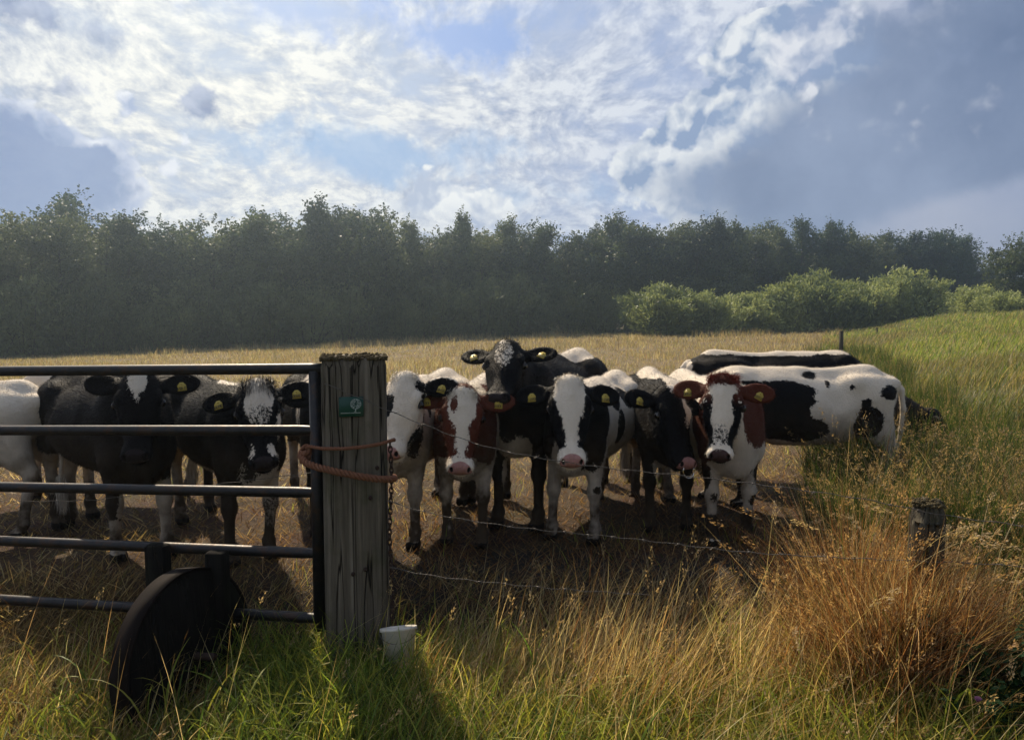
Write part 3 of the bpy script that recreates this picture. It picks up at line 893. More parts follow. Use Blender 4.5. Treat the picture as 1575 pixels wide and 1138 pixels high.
# ------------------------------------------------------------------ rope, chain, bucket
def strand_tube(m, path, R, r, turns, n=3, seg=6):
    path = np.asarray(path, float)
    # resample
    L = np.concatenate([[0], np.cumsum(np.linalg.norm(np.diff(path, axis=0), axis=1))])
    N = int(max(24, L[-1] / 0.006)); s = np.linspace(0, L[-1], N)
    p = np.stack([np.interp(s, L, path[:, i]) for i in range(3)], -1)
    ker = np.ones(7) / 7
    for i in range(3): p[3:-3, i] = np.convolve(p[:, i], ker, 'valid')
    T = np.gradient(p, axis=0); T /= np.linalg.norm(T, axis=1)[:, None]
    up = np.array([0.0, 0.1, 1.0]); A_ = np.cross(T, up); A_ /= np.linalg.norm(A_, axis=1)[:, None] + 1e-9; B_ = np.cross(T, A_)
    for k in range(n):
        ph = 2 * math.pi * k / n + 2 * math.pi * turns * s / L[-1]
        q = p + R * (np.cos(ph)[:, None] * A_ + np.sin(ph)[:, None] * B_)
        m.tube(q, r, seg)
def build_rope():
    root = empty('rope', post_pt(0, -POST_W / 2 - 0.02, 0.86))
    tag(root, 'faded orange twisted rope looped round the gate stile and the timber post', 'rope')
    l = np.array(root.location)
    f = -POST_W / 2 - 0.022
    st = GATE_A
    def g(px, py, Y): return at(px, py, Y)
    up = [g(478, 700, 3.78), g(466, 694, 3.72), g(474, 686, 3.66), g(497, 690, 3.60), g(530, 690, 3.58), g(560, 687, 3.595), g(584, 683, 3.62), g(601, 678, 3.66), g(606, 676, 3.74), g(606, 677, 3.9)]
    m = MB(); strand_tube(m, np.array(up) - l, 0.0050, 0.0048, 16); m.build('thin_loop', M_ROPE, root)
    lo = [g(470, 688, 3.72), g(462, 699, 3.68), g(470, 712, 3.62), g(490, 719, 3.585), g(520, 726, 3.57), g(555, 733, 3.58), g(583, 737, 3.61), g(601, 737, 3.66), g(606, 736, 3.75), g(606, 734, 3.9)]
    m = MB(); strand_tube(m, np.array(lo) - l, 0.0104, 0.0086, 13); m.build('thick_loop', M_ROPE, root)
    m = MB(); r = np.random.default_rng(1)
    for k in range(5):
        a0 = r.uniform(0, 6.28); c = g(470, 692 + k * 3, 3.67) - l
        ring = [c + 0.020 * np.array([math.cos(a0 + t_), math.sin(a0 * 2 + t_) * 0.8, math.sin(t_ + k)]) for t_ in np.linspace(0, 5.6, 14)]
        m.tube(ring, 0.009, 6)
    m.build('knot', M_ROPE, root)
build_rope()
def build_chain():
    top = at(600, 683, 3.70); bot = at(602, 945, 3.64)
    root = empty('chain', top)
    tag(root, 'rusty iron chain hanging down the right side of the timber gate post', 'chain')
    n = 34; m = MB()
    for k in range(n):
        t_ = k / (n - 1); c = (bot - top) * t_ + np.array([0.006 * math.sin(t_ * 9), -0.004 * math.cos(t_ * 7), 0])
        a = (0 if k % 2 else math.pi / 2) + 0.4 * math.sin(k)
        h = 0.0185
        e = np.array([math.cos(a), math.sin(a), 0])
        ring = [c + e * 0.009 * math.cos(q) + np.array([0, 0, 1]) * h * math.sin(q) for q in np.linspace(0, 2 * math.pi, 13)]
        m.tube(ring, 0.0036, 6, cap=False)
    m.build('links', M_RUST, root)
build_chain()
def build_bucket():
    c = at(615, 948, 3.50)
    zg = c[2] - 0.27
    root = empty('bucket', (c[0], c[1], zg)); root.rotation_euler = (-0.33, -0.06, 0.1)
    tag(root, 'dirty white plastic bucket half hidden in grass at the foot of the post', 'bucket')
    seg = 40; prof = [(0.0, 0.005), (0.062, 0.0), (0.083, 0.185), (0.090, 0.187), (0.091, 0.202), (0.083, 0.203), (0.079, 0.19), (0.060, 0.012), (0.0, 0.012)]
    V = []; Fc = []
    for (rad, z) in prof:
        for k in range(seg):
            a = 2 * math.pi * k / seg; V.append([rad * math.cos(a), rad * math.sin(a), z])
    for i in range(len(prof) - 1):
        for k in range(seg):
            k2 = (k + 1) % seg; Fc.append((i * seg + k, i * seg + k2, (i + 1) * seg + k2, (i + 1) * seg + k))
    MB().add(np.array(V), Fc).build('pail', M_BUCKET, root)
    h = [[0.092 * math.cos(t_), -0.075 * math.sin(t_) , 0.19 - 0.06 * math.sin(t_)] for t_ in np.linspace(0, math.pi, 16)]
    MB().tube(h, 0.002, 6).build('handle', M_WIRE, root)
build_bucket()

# ------------------------------------------------------------------ short old post and the barbed wires
STUMP = at(1428, 765, 3.25)
def build_stump():
    zg = float(gz(STUMP[0], STUMP[1])) - 0.15
    H = STUMP[2] - zg
    root = empty('fence_post', (STUMP[0], STUMP[1], zg))
    tag(root, 'short rotting grey fence post with crumbled top, wrapped in rusty dead grass on the right', 'post')
    V = []; seg, nz = 44, 40
    for k in range(nz + 1):
        z = H * k / nz
        for i in range(seg):
            a = 2 * math.pi * i / seg
            rr = 0.071 * (1 + 0.10 * (vnoise(np.array(i * 0.9), np.array(z * 2.0), 5) - 0.5) + 0.05 * math.sin(3 * a + 1))
            if k > nz - 3: rr *= 1 - 0.12 * (k - nz + 3)
            zz = z - (0.05 * float(vnoise(np.array(math.cos(a) * 2 + 4), np.array(math.sin(a) * 2 + 4), 9)) if k > nz - 4 else 0)
            V.append([rr * math.cos(a), rr * math.sin(a), zz])
    V.append([0.01, 0, H - 0.03]); V = np.array(V)
    i = np.arange(seg); Fq = [np.stack([k * seg + i, k * seg + (i + 1) % seg, (k + 1) * seg + (i + 1) % seg, (k + 1) * seg + i], -1) for k in range(nz)]
    Ft = np.stack([nz * seg + i, nz * seg + (i + 1) % seg, np.full(seg, len(V) - 1)], -1)
    np_mesh('post_body', V, [np.concatenate(Fq), Ft], M_STUMP, root)
    r = np.random.default_rng(8); m = MB()
    for _ in range(180):
        a = r.uniform(0, 6.28); q = 0.068 * math.sqrt(r.random()); rr = r.uniform(0.004, 0.010)
        m.sphere((q * math.cos(a), q * math.sin(a), H - 0.025 + r.uniform(-0.01, 0.012)), (rr, rr, rr * .8), 5, 4)
    m.build('lichen', M_MOSS, root)
build_stump()

def barbed(label, pts, barbs=True, r=0.0013, every=0.14, seed=1):
    rr = np.random.default_rng(seed)
    pts = np.array(pts)
    L = np.concatenate([[0], np.cumsum(np.linalg.norm(np.diff(pts, axis=0), axis=1))])
    N = int(L[-1] / 0.012); s = np.linspace(0, L[-1], N)
    p = np.stack([np.interp(s, L, pts[:, i]) for i in range(3)], -1)
    for _ in range(3):
        p[6:-6] = np.stack([np.convolve(p[:, i], np.ones(13) / 13, 'valid') for i in range(3)], -1)
    p += 0.0022 * np.sin(s * 37)[:, None] * np.array([0.3, 0.3, 1.0])
    o0 = p[0]
    root = empty('barbed_wire', o0); tag(root, label, 'wire', 'strands of barbed wire between the posts')
    m = MB()
    for k in range(2):
        ph = math.pi * k + s * 2 * math.pi / 0.045
        q = p - o0 + r * 1.1 * np.stack([0 * ph, np.cos(ph), np.sin(ph)], -1)
        m.tube(q, r, 4)
    m.build('strand', M_WIRE, root)
    if barbs:
        x = every * rr.random()
        while x < L[-1]:
            m = MB()
            c = np.array([np.interp(x, s, p[:, i]) for i in range(3)]) - o0
            for q in range(4):
                dd = rr.normal(0, 1, 3); dd /= np.linalg.norm(dd)
                m.tube([c, c + dd * 0.019], [r * 1.0, r * 0.5], 4)
            m.tube([c - [0.006, 0, 0], c + [0.006, 0, 0]], r * 2.6, 5)
            x += every * rr.uniform(0.8, 1.2)
            m.build('barb', M_WIRE, root)
barbed('topmost barbed wire sagging from the timber post past the cattle to the short post',
       [at(499, 590, 3.56), at(548, 609, 3.575), at(597, 632, 3.62), at(650, 652, 3.62), at(700, 672, 3.6), at(760, 691, 3.57), at(850, 708, 3.52), at(950, 722, 3.47), at(1050, 731, 3.42), at(1200, 749, 3.34), at(1330, 767, 3.28), at(1408, 784, 3.19), at(1452, 793, 3.17), at(1600, 812, 3.05), at(1720, 830, 2.95)], seed=1)
barbed('second barbed wire at the height of the cattle shins, right of the timber post',
       [at(597, 770, 3.64), at(640, 785, 3.62), at(700, 797, 3.6), at(800, 812, 3.55), at(960, 827, 3.48), at(1150, 850, 3.38), at(1300, 858, 3.3), at(1400, 862, 3.19), at(1500, 866, 3.1), at(1700, 880, 2.95)], seed=2)
barbed('lowest barbed wire running into the tall grass beside the white bucket',
       [at(600, 872, 3.62), at(650, 884, 3.6), at(730, 893, 3.56), at(850, 905, 3.5), at(1000, 915, 3.45)], seed=3)
barbed('thin slack wire behind the gate rails, crossing the legs of the cattle',
       [at(-60, 770, 4.22), at(60, 771, 4.2), at(150, 769, 4.18), at(215, 760, 4.16), at(330, 745, 4.12), at(470, 728, 4.05), at(530, 722, 3.95)], barbs=False, r=0.0012, seed=4)

def far_post(px, top, bot, Y, label):
    p = at(px, bot, Y); h = (bot - top) * Y / F_PX
    zg = float(gz(p[0], p[1])) - 0.2
    root = MB().tube([[0, 0, 0], [0.01, 0, (p[2] + h - zg) * 0.5], [0, 0, p[2] + h - zg]], [0.075, 0.072, 0.068], 10).build('fence_post', M_STUMP)
    root.location = (p[0], p[1], zg)
    tag(root, label, 'post', 'thin posts of the far fence')
far_post(1293, 509, 545, 26, 'lone thin grey fence post standing in the dry field left of the bank')
far_post(1348, 504, 520, 48, 'small far fence post just right of the lone thin field post')
far_post(1102, 494, 512, 66, 'tiny far fence post before the left end of the pale willow bushes')
far_post(1150, 492, 510, 68, 'tiny far fence post before the middle of the pale willow bushes')
# ------------------------------------------------------------------ trees and bushes
def mat_leaf(name, c0, c1, trans=0.35):
    m, t, b, out = new_mat(name)
    oi = t.nodes.new('ShaderNodeObjectInfo')
    geo = t.nodes.new('ShaderNodeNewGeometry')
    n = noise(t, X(t, geo.outputs['Position']), 0.45, 3, 0.6)
    v = attr(t, 'var')
    c = mixc(t, (v * 0.6 + n * 2.0 - 1.0 + X(t, oi.outputs['Random']) * 0.5 - 0.12).clamp(), c0, c1)
    t.links.new(c.v, b.inputs['Base Color']); b.inputs['Roughness'].default_value = 0.55
    b.inputs['Specular IOR Level'].default_value = 0.3
    tr = t.nodes.new('ShaderNodeBsdfTranslucent'); t.links.new(c.v, tr.inputs[0])
    mx = t.nodes.new('ShaderNodeMixShader'); mx.inputs[0].default_value = trans
    t.links.new(b.outputs[0], mx.inputs[1]); t.links.new(tr.outputs[0], mx.inputs[2]); t.links.new(mx.outputs[0], out.inputs[0])
    return m
M_LEAF_A = mat_leaf('alder_leaves', (0.020, 0.034, 0.012), (0.15, 0.19, 0.06))
M_LEAF_B = mat_leaf('birch_leaves', (0.06, 0.08, 0.03), (0.20, 0.23, 0.09))
M_LEAF_P = mat_leaf('poplar_leaves', (0.025, 0.05, 0.02), (0.08, 0.13, 0.045), 0.3)
M_LEAF_W = mat_leaf('willow_leaves', (0.14, 0.18, 0.05), (0.48, 0.52, 0.18))
M_BARK = mat_wood('tree_bark', (0.03, 0.025, 0.02), (0.08, 0.07, 0.055), (0.16, 0.14, 0.11), 0.3, 0.3)

def tree_proto(kind, H, Wd, seed, n_leaf, leaf=0.12):
    """returns (trunk mesh arrays as MB, leaf arrays). Limbs grow from a bent trunk, leaves sit on twigs at their ends"""
    r = np.random.default_rng(seed)
    mb = MB()
    n = 9
    tz = np.linspace(0, 1, n)
    bend = np.cumsum(r.normal(0, 0.05, (n, 2)), 0) * H * 0.12
    trunk = np.column_stack([bend[:, 0], bend[:, 1], tz * H * (0.94 if kind in 'pcs' else 0.8)])
    r0 = 0.011 * H + 0.03
    mb.tube(trunk, r0 * (1 - 0.85 * tz) + 0.01, 7)
    tips = []
    nb = {'r': 26, 'b': 24, 'p': 30, 'c': 34, 's': 12}[kind]
    for i in range(nb):
        f = r.uniform(0.08 if kind != 's' else 0.35, 0.97) if kind != 'r' else r.uniform(0.10, 0.97)
        base = np.array([np.interp(f, tz, trunk[:, k]) for k in range(3)])
        az = i * 2.4 + r.normal(0, 0.4)
        if kind in 'rb': reach = Wd * 0.5 * math.sin(math.pi * min(0.95, 0.18 + f * 0.74)) ** 0.7 * r.uniform(0.65, 1.15)
        elif kind == 'c': reach = Wd * 0.5 * (1.02 - f) ** 0.8 * r.uniform(0.75, 1.15) + 0.15
        elif kind == 'p': reach = Wd * 0.5 * (0.45 + 0.55 * math.sin(math.pi * min(1, f * 1.02))) * r.uniform(0.6, 1.1) * (1 if f < 0.8 else 0.7)
        else: reach = Wd * 0.5 * r.uniform(0.4, 1.0)
        rise = {'r': 0.45, 'b': 0.7, 'p': 1.5, 'c': 0.12, 's': 0.8}[kind] * reach * r.uniform(0.6, 1.4)
        k = np.linspace(0, 1, 5)[:, None]
        d = np.array([math.cos(az), math.sin(az), 0])
        pts = base + d * reach * k + np.array([0, 0, 1.0]) * rise * k ** 1.4 + r.normal(0, 0.06 * reach, (5, 3)) * k
        if kind == 'b': pts[:, 2] -= 0.25 * reach * k[:, 0] ** 3
        mb.tube(pts, (r0 * 0.42 * (1 - f * 0.7)) * (1 - 0.85 * k[:, 0]) + 0.006, 5, cap=False)
        for q in np.linspace(0.3, 1.0, 7):
            c = np.array([np.interp(q, k[:, 0], pts[:, j]) for j in range(3)])
            tips.append((c + r.normal(0, 0.10 * reach, 3), 0.17 * Wd * (0.55 + 0.5 * q) * r.uniform(0.45, 1.25) * (0.45 if kind in 'c' else 0.52)))
    for q in np.linspace(0.75, 1, 4):
        c = np.array([np.interp(q, tz, trunk[:, k]) for k in range(3)]); tips.append((c + [0, 0, (q - .75) * H * 0.1], Wd * (0.16 if kind in 'rb' else 0.07)))
    cs = np.array([t_[0] for t_ in tips]); rs = np.array([t_[1] for t_ in tips])
    # twig centres inside clumps, leaves around twigs: gives holes and uneven outline
    pk = rs ** 2 / (rs ** 2).sum()
    ntw = n_leaf // 9
    ci = r.choice(len(tips), ntw, p=pk)
    dirs = r.normal(0, 1, (ntw, 3)); dirs /= np.linalg.norm(dirs, axis=1)[:, None]
    tw = cs[ci] + dirs * (rs[ci] * r.random(ntw) ** 0.42)[:, None] * np.array([1, 1, 0.85])
    rs = rs * 1.0
    twd = dirs + np.array([0, 0, 0.35 if kind in 'rpc' else (-0.5 if kind == 'b' else 0.6)]) + r.normal(0, 0.3, (ntw, 3)); twd /= np.linalg.norm(twd, axis=1)[:, None]
    u = np.tile(np.linspace(0, 1, 9), ntw)[:, None]
    P = np.repeat(tw, 9, 0) + np.repeat(twd, 9, 0) * u * leaf * 4.2 + r.normal(0, leaf * 0.45, (ntw * 9, 3))
    P[:, 2] = np.maximum(P[:, 2], 0.1)
    m = len(P)
    a = r.normal(0, 1, (m, 3)); a /= np.linalg.norm(a, axis=1)[:, None]
    b = np.cross(a, r.normal(0, 1, (m, 3))); b /= np.linalg.norm(b, axis=1)[:, None]
    s = leaf * r.uniform(0.6, 1.25, (m, 1))
    V = np.stack([P - a * s * 0.7, P + b * s * 0.42, P + a * s * 0.7, P - b * s * 0.42], 1).reshape(-1, 3)
    Q = np.arange(m * 4).reshape(-1, 4)
    var = np.repeat(np.clip(np.repeat(r.uniform(0, 1, ntw), 9) * 0.6 + r.uniform(0, 0.4, m), 0, 1), 4)
    return mb, V, Q, var

def bush_proto(H, Wd, seed, n, leaf=0.13, upright=0.8):
    """many stems from the ground with leaves along them"""
    r = np.random.default_rng(seed); mb = MB()
    P = []; D = []
    ns = 46
    for i in range(ns):
        az = r.uniform(0, 6.28); lean = abs(r.normal(0, 0.5)); h = H * r.uniform(0.55, 1.0) * (1 - 0.22 * lean)
        reach = Wd * 0.5 * min(1.0, lean) * r.uniform(0.7, 1.1)
        b0 = np.array([math.cos(az), math.sin(az), 0]) * Wd * 0.16 * r.random()
        k = np.linspace(0, 1, 7)[:, None]
        pts = b0 + np.array([math.cos(az), math.sin(az), 0]) * reach * k ** 0.8 + np.array([0, 0, 1.0]) * h * (k - 0.12 * lean * k ** 2)
        mb.tube(pts, 0.035 * (1 - 0.9 * k[:, 0]) + 0.004, 4, cap=False)
        mm = n // ns
        q = r.random(mm) ** 0.7
        c = np.stack([np.interp(q, k[:, 0], pts[:, j]) for j in range(3)], -1)
        P.append(c + r.normal(0, 1, (mm, 3)) * (0.10 * Wd * (1.1 - q * 0.75))[:, None] * np.array([1, 1, .8]))
        t_ = np.gradient(pts, axis=0)[-1]; D.append(np.tile(t_ / np.linalg.norm(t_), (mm, 1)))
    P = np.concatenate(P); D = np.concatenate(D); P[:, 2] = np.maximum(P[:, 2], 0.02)
    m = len(P)
    a = D * upright + r.normal(0, 0.45, (m, 3)); a /= np.linalg.norm(a, axis=1)[:, None]
    b = np.cross(a, r.normal(0, 1, (m, 3))); b /= np.linalg.norm(b, axis=1)[:, None]
    s = leaf * r.uniform(0.6, 1.4, (m, 1))
    V = np.stack([P - a * s, P + b * s * 0.28, P + a * s, P - b * s * 0.28], 1).reshape(-1, 3)
    return mb, V, np.arange(m * 4).reshape(-1, 4), np.repeat(r.uniform(0, 1, m), 4)

PROTO = {}
def make_proto(key, kind_name, gen, mat):
    mb, V, Q, var = gen
    tr = bpy.data.meshes.new('x')
    root = empty(kind_name)
    t_ = mb.build('trunk' if 'bush' not in kind_name else 'stems', M_BARK, root)
    c = np_mesh('crown', V, Q, mat, root, False, attrs={'var': var})
    bpy.data.meshes.remove(tr)
    PROTO[key] = [root, t_, c, False]
def place_tree(key, x, y, z, sc, rz, label, cat, group):
    root, t_, c, used = PROTO[key]
    if used:
        r2 = root.copy(); COL.objects.link(r2)
        for ch in (t_, c):
            q = ch.copy(); COL.objects.link(q); q.parent = r2
    else:
        r2 = root; PROTO[key][3] = True
    r2.location = (x, y, z); r2.rotation_euler = (0, 0, rz); r2.scale = sc
    tag(r2, label, cat, group)
    return r2
for k, (H, W_, s) in enumerate(((10, 6.0, 1), (10, 5.0, 2), (10, 6.8, 3))): make_proto('round%d' % k, 'broadleaf_tree', tree_proto('r', H, W_, 40 + s, 15000, 0.16), M_LEAF_A)
for k in range(2): make_proto('birch%d' % k, 'birch_tree', tree_proto('b', 10, 5.0, 60 + k, 10000, 0.13), M_LEAF_B)
for k in range(2): make_proto('cone%d' % k, 'pointed_tree', tree_proto('c', 10, 4.2, 70 + k, 12000, 0.15), M_LEAF_A)
for k in range(2): make_proto('poplar%d' % k, 'poplar_tree', tree_proto('p', 10, 4.2, 80 + k, 14000, 0.15), M_LEAF_P)
make_proto('sparse0', 'birch_tree', tree_proto('b', 10, 3.6, 91, 4200, 0.10), M_LEAF_B)
for k in range(3): make_proto('bush%d' % k, 'willow_bush', bush_proto(3.4, 4.2, 100 + k, 15000), M_LEAF_W)
for k in range(2): make_proto('under%d' % k, 'undergrowth_bush', bush_proto(3.4, 4.6, 120 + k, 9000, 0.12, 0.3), M_LEAF_B)

SKYL = [(-400, 300), (0, 300), (60, 292), (120, 290), (150, 308), (175, 298), (210, 328), (250, 335), (300, 322), (330, 330), (360, 306), (390, 325), (420, 318), (470, 300), (530, 297), (590, 303), (610, 322), (660, 330), (710, 320), (740, 332), (770, 324), (830, 334), (890, 336), (930, 322), (980, 320), (1020, 326), (1070, 320), (1110, 327), (1160, 324), (1210, 337), (1240, 348), (1272, 338), (1310, 348), (1330, 346), (1360, 352), (1400, 364), (1430, 362), (1480, 368), (1500, 392), (1530, 384), (1600, 375), (1900, 370)]
sx_, sy_ = np.array(SKYL, float).T
def depth_at(px): return float(np.interp(px, [-400, 0, 500, 1000, 1300, 1500, 1900], [42, 50, 60, 75, 88, 104, 112]))
def build_forest():
    r = np.random.default_rng(77)
    G1 = 'trees of the wood along the far edge of the field'
    G2 = 'low bushes along the foot of the wood'
    # front row makes the skyline; tops follow the photograph's treeline
    px = -90.0; i = 0
    order = ['birch0', 'round1', 'birch1', 'cone0', 'round0', 'cone1', 'birch0', 'round2', 'cone0', 'round1', 'round0', 'birch1', 'round2', 'cone1', 'round0', 'cone0', 'round1', 'round2', 'birch0', 'cone1']
    while px < 1500:
        Y = depth_at(px) + r.uniform(-1.0, 2.0)
        key = order[i % len(order)]
        if 100 > px > -100 or 150 < px < 185: key = 'birch0' if i % 2 else 'birch1'
        if px > 1130: key = ['cone1', 'poplar0', 'round0', 'poplar1', 'cone0', 'birch1'][i % 6]
        top = float(np.interp(px, sx_, sy_)) + r.uniform(-3, 10)
        p = at(px, 500, Y); zg = float(gz(p[0], p[1]))
        H = (at(px, top, Y)[2] - zg)
        s = H / 10.2
        side = 'left' if px < 560 else ('middle' if px < 1130 else 'right')
        kind = {'bi': 'feathery light-crowned birch', 'ro': 'round-crowned leafy tree', 'co': 'pointed dark tree', 'po': 'dark upright poplar'}[key[:2]]
        lab = {'left': '%s in the hazy wood above the gate on the left', 'middle': '%s in the hazy wood behind the middle of the herd', 'right': '%s in the dark wood above the willow bushes on the right'}[side] % kind
        place_tree(key, p[0], p[1], zg - 0.1, (s * r.uniform(0.95, 1.25), s * r.uniform(0.95, 1.25), s), r.uniform(0, 6.28), lab, 'tree', G1)
        px += 36 * (60 / Y) ** 0.5 * r.uniform(0.75, 1.25); i += 1
    # second and third rows close the gaps
    for (dy, drop, step) in ((5.5, 16, 46), (11, 30, 56)):
        px = -120.0 + dy
        while px < 1560:
            Y = depth_at(px) + dy + r.uniform(-1, 1)
            key = ['round0', 'round1', 'cone0', 'round2', 'poplar0'][r.integers(5)]
            top = float(np.interp(px, sx_, sy_)) + drop + r.uniform(-6, 12)
            p = at(px, 500, Y); zg = float(gz(p[0], p[1])); H = at(px, top, Y)[2] - zg; s = H / 10.2
            kind = {'ro': 'round-crowned leafy tree', 'co': 'pointed dark tree', 'po': 'dark upright poplar'}[key[:2]]
            side = 'left' if px < 560 else ('middle' if px < 1130 else 'right')
            lab = {'left': '%s in the hazy wood above the gate on the left', 'middle': '%s in the hazy wood behind the middle of the herd', 'right': '%s in the dark wood above the willow bushes on the right'}[side] % kind
            place_tree(key, p[0], p[1], zg - 0.1, (s * 1.15, s * 1.15, s), r.uniform(0, 6.28), lab, 'tree', G1)
            px += step * (60 / Y) ** 0.5 * r.uniform(0.8, 1.2)
    # lower trees and bushes in front of the wood
    px = -100.0; i = 0
    while px < 1720:
        Y = depth_at(px) - r.uniform(1.6, 3.4)
        top = r.uniform(400, 465) if px < 1380 else r.uniform(440, 468)
        p = at(px, 500, Y); zg = float(gz(p[0], p[1])); H = at(px, top, Y)[2] - zg; s = H / 3.5
        place_tree('under%d' % (i % 2), p[0], p[1], zg - 0.1, (s * 0.85, s * 0.85, s), r.uniform(0, 6.28), 'shaded bush at the foot of the hazy wood behind the dry field' if px < 985 else ('shaded bush under the dark wood behind the willow bushes' if px < 1400 else 'far bush beyond the grassy bank on the right'), 'bush', G2)
        px += 46 * r.uniform(0.75, 1.3); i += 1
    # pale willows before the wood on the right
    G3 = 'pale willow bushes in front of the wood'
    rows = [(1022, 449, 506, 108, 62), (1085, 455, 505, 90, 62), (1150, 458, 504, 95, 64), (1205, 447, 503, 100, 64), (1258, 428, 502, 110, 65), (1310, 440, 500, 90, 66), (1378, 426, 497, 112, 67)]
    labs = ['leftmost pale willow bush in front of the wood, round and feathery', 'low willow bush second from the left in the pale willow row', 'low willow bush in the pale row above the lone thin field post side', 'willow bush left of the tallest one in the pale row',
            'tallest pale willow bush in the row before the wood', 'willow bush between the tallest one and the rounded rightmost one', 'broad rounded olive willow bush at the right end of the pale row']
    for k, (px, top, bot, w, Y) in enumerate(rows):
        p = at(px, bot, Y); zg = float(gz(p[0], p[1])); H = at(px, top, Y)[2] - zg; W_ = w * Y / F_PX
        place_tree('bush%d' % (k % 3), p[0], p[1], zg - 0.1, (W_ / 3.2, W_ / 3.2, H / 2.75), k * 1.3, labs[k], 'bush', G3)
    # dark poplars far right, the sparse birch, the big tree at the edge and its bush
    for (px, top, Y, key, lab, wsc) in ((1362, 350, 84, 'sparse0', 'thin see-through birch rising left of the dark poplars', 1.1), (1318, 344, 84, 'birch1', 'airy birch just left of the see-through birch', 1.0), (1403, 358, 92, 'poplar1', 'leftmost dark poplar on the right skyline', 1.25), (1440, 358, 92, 'poplar0', 'middle dark poplar on the right skyline', 1.25), (1474, 366, 92, 'poplar1', 'rightmost dark poplar before the dip in the skyline', 1.2),
                                   (1560, 346, 66, 'round0', 'large dark leafy tree at the right edge of the picture', 1.15), (1612, 352, 66, 'round2', 'dark tree cut off by the right edge of the picture', 1.2), (1272, 334, 86, 'cone1', 'spiky pointed tree standing above the right of the wood', 0.6), (710, 318, 66, 'cone1', 'pointed tree top above the middle of the wood', 0.8)):
        p = at(px, 480, Y); zg = float(gz(p[0], p[1])); H = at(px, top, Y)[2] - zg; s = H / 10.2
        place_tree(key, p[0], p[1], zg - 0.1, (s * wsc, s * wsc, s), px * 0.7, lab, 'tree', 'trees standing out on the skyline')
    for (px, top, Y, w, lab) in ((1508, 437, 58, 90, 'olive bush at the foot of the large dark tree on the right'), (1545, 447, 54, 70, 'low bush in front of the large tree at the right edge'), (1458, 452, 84, 90, 'small far bush in the gap right of the pale willow row')):
        p = at(px, 480, Y); zg = float(gz(p[0], p[1])); H = at(px, top, Y)[2] - zg; W_ = w * Y / F_PX
        place_tree('bush1', p[0], p[1], zg - 0.1, (W_ / 3.7, W_ / 3.7, H / 3.2), px, lab, 'bush', 'bushes below the large tree on the right')
build_forest()

# ------------------------------------------------------------------ leafy weeds in the lower right corner
def build_weeds():
    r = np.random.default_rng(4)
    m_leaf = mat_leaf('weed_leaves', (0.018, 0.05, 0.012), (0.05, 0.12, 0.03), 0.3)
    def weed(x, y, H, n, label, seed):
        r = np.random.default_rng(seed)
        zg = float(gz(x, y)); root = empty('leafy_weed', (x, y, zg)); tag(root, label, 'plant', 'broad leafed weeds in the lower right corner')
        mb = MB(); V = []; 
        for s_ in range(9):
            az = r.uniform(0, 6.28); k = np.linspace(0, 1, 6)[:, None]
            b0 = np.array([math.cos(az), math.sin(az), 0]) * 0.05
            pts = b0 + np.array([math.cos(az), math.sin(az), 0]) * r.uniform(0.03, 0.2) * k + np.array([0, 0, 1.0]) * H * r.uniform(.6, 1) * k
            mb.tube(pts, 0.004 * (1.2 - k[:, 0]), 5)
            for j in range(n):
                q = r.uniform(0.15, 1); c = np.array([np.interp(q, k[:, 0], pts[:, a]) for a in range(3)])
                la = r.uniform(0, 6.28); d = np.array([math.cos(la), math.sin(la), r.uniform(-0.5, 0.4)]); d /= np.linalg.norm(d)
                L = r.uniform(0.03, 0.065) * (1.2 - 0.4 * q); sd = np.cross(d, [0, 0, 1.0]); up = np.cross(sd, d)
                V += [c, c + d * L * .35 + sd * L * .30 + up * .006, c + d * L * .7 + sd * L * .22, c + d * L - up * L * .2, c + d * L * .7 - sd * L * .22, c + d * L * .35 - sd * L * .30 + up * .006]
        V = np.array(V); nn = len(V) // 6
        i0 = np.arange(nn)[:, None] * 6
        Q = np.concatenate([i0 + np.array([[0, 1, 2, 3]]), i0 + np.array([[0, 3, 4, 5]])])
        mb.build('stems', m_leaf, root)
        np_mesh('leaves', V, Q, m_leaf, root, False, attrs={'var': r.uniform(0, 1, len(V))})
    P = [(1520, 1010, 2.95, .50), (1570, 960, 3.0, .6), (1600, 1060, 2.8, .5), (1470, 1010, 3.05, .42), (1560, 1100, 2.75, .38), (1500, 1090, 2.8, .30)]
    labs = ['dark leafy weed left of the thistle flower', 'tallest dark leafy weed at the right edge', 'dark leafy weed cut by the right edge low down', 'leafy weed nearest the short fence post', 'low leafy weed in the bottom right corner', 'smallest leafy weed at the bottom by the thistle']
    for k, ((px, py, Y, H), l_) in enumerate(zip(P, labs)):
        p = at(px, py, Y); weed(p[0], p[1], H, 34, l_, 50 + k)
    # a small purple flower head
    p = at(1504, 1078, 2.7); zg = float(gz(p[0], p[1]))
    root = empty('thistle', (p[0], p[1], zg)); tag(root, 'small purple thistle flower among dead grass near the lower right corner', 'flower')
    H = p[2] - zg
    MB().tube([[0, 0, 0], [0.01, 0, H * .5], [0, 0, H]], 0.003, 6).build('stem', m_leaf, root)
    m = MB()
    for k in range(70):
        a = r.uniform(0, 6.28); q = r.uniform(0, 0.9); d = np.array([math.cos(a) * q, math.sin(a) * q, 1.0]); d /= np.linalg.norm(d)
        m.tube([np.array([0, 0, H - .004]), np.array([0, 0, H - .004]) + d * 0.022], [0.0016, 0.0006], 4)
    m.build('flower_head', mat_plain('thistle_purple', (0.30, 0.12, 0.25), 0.7), root)
build_weeds()
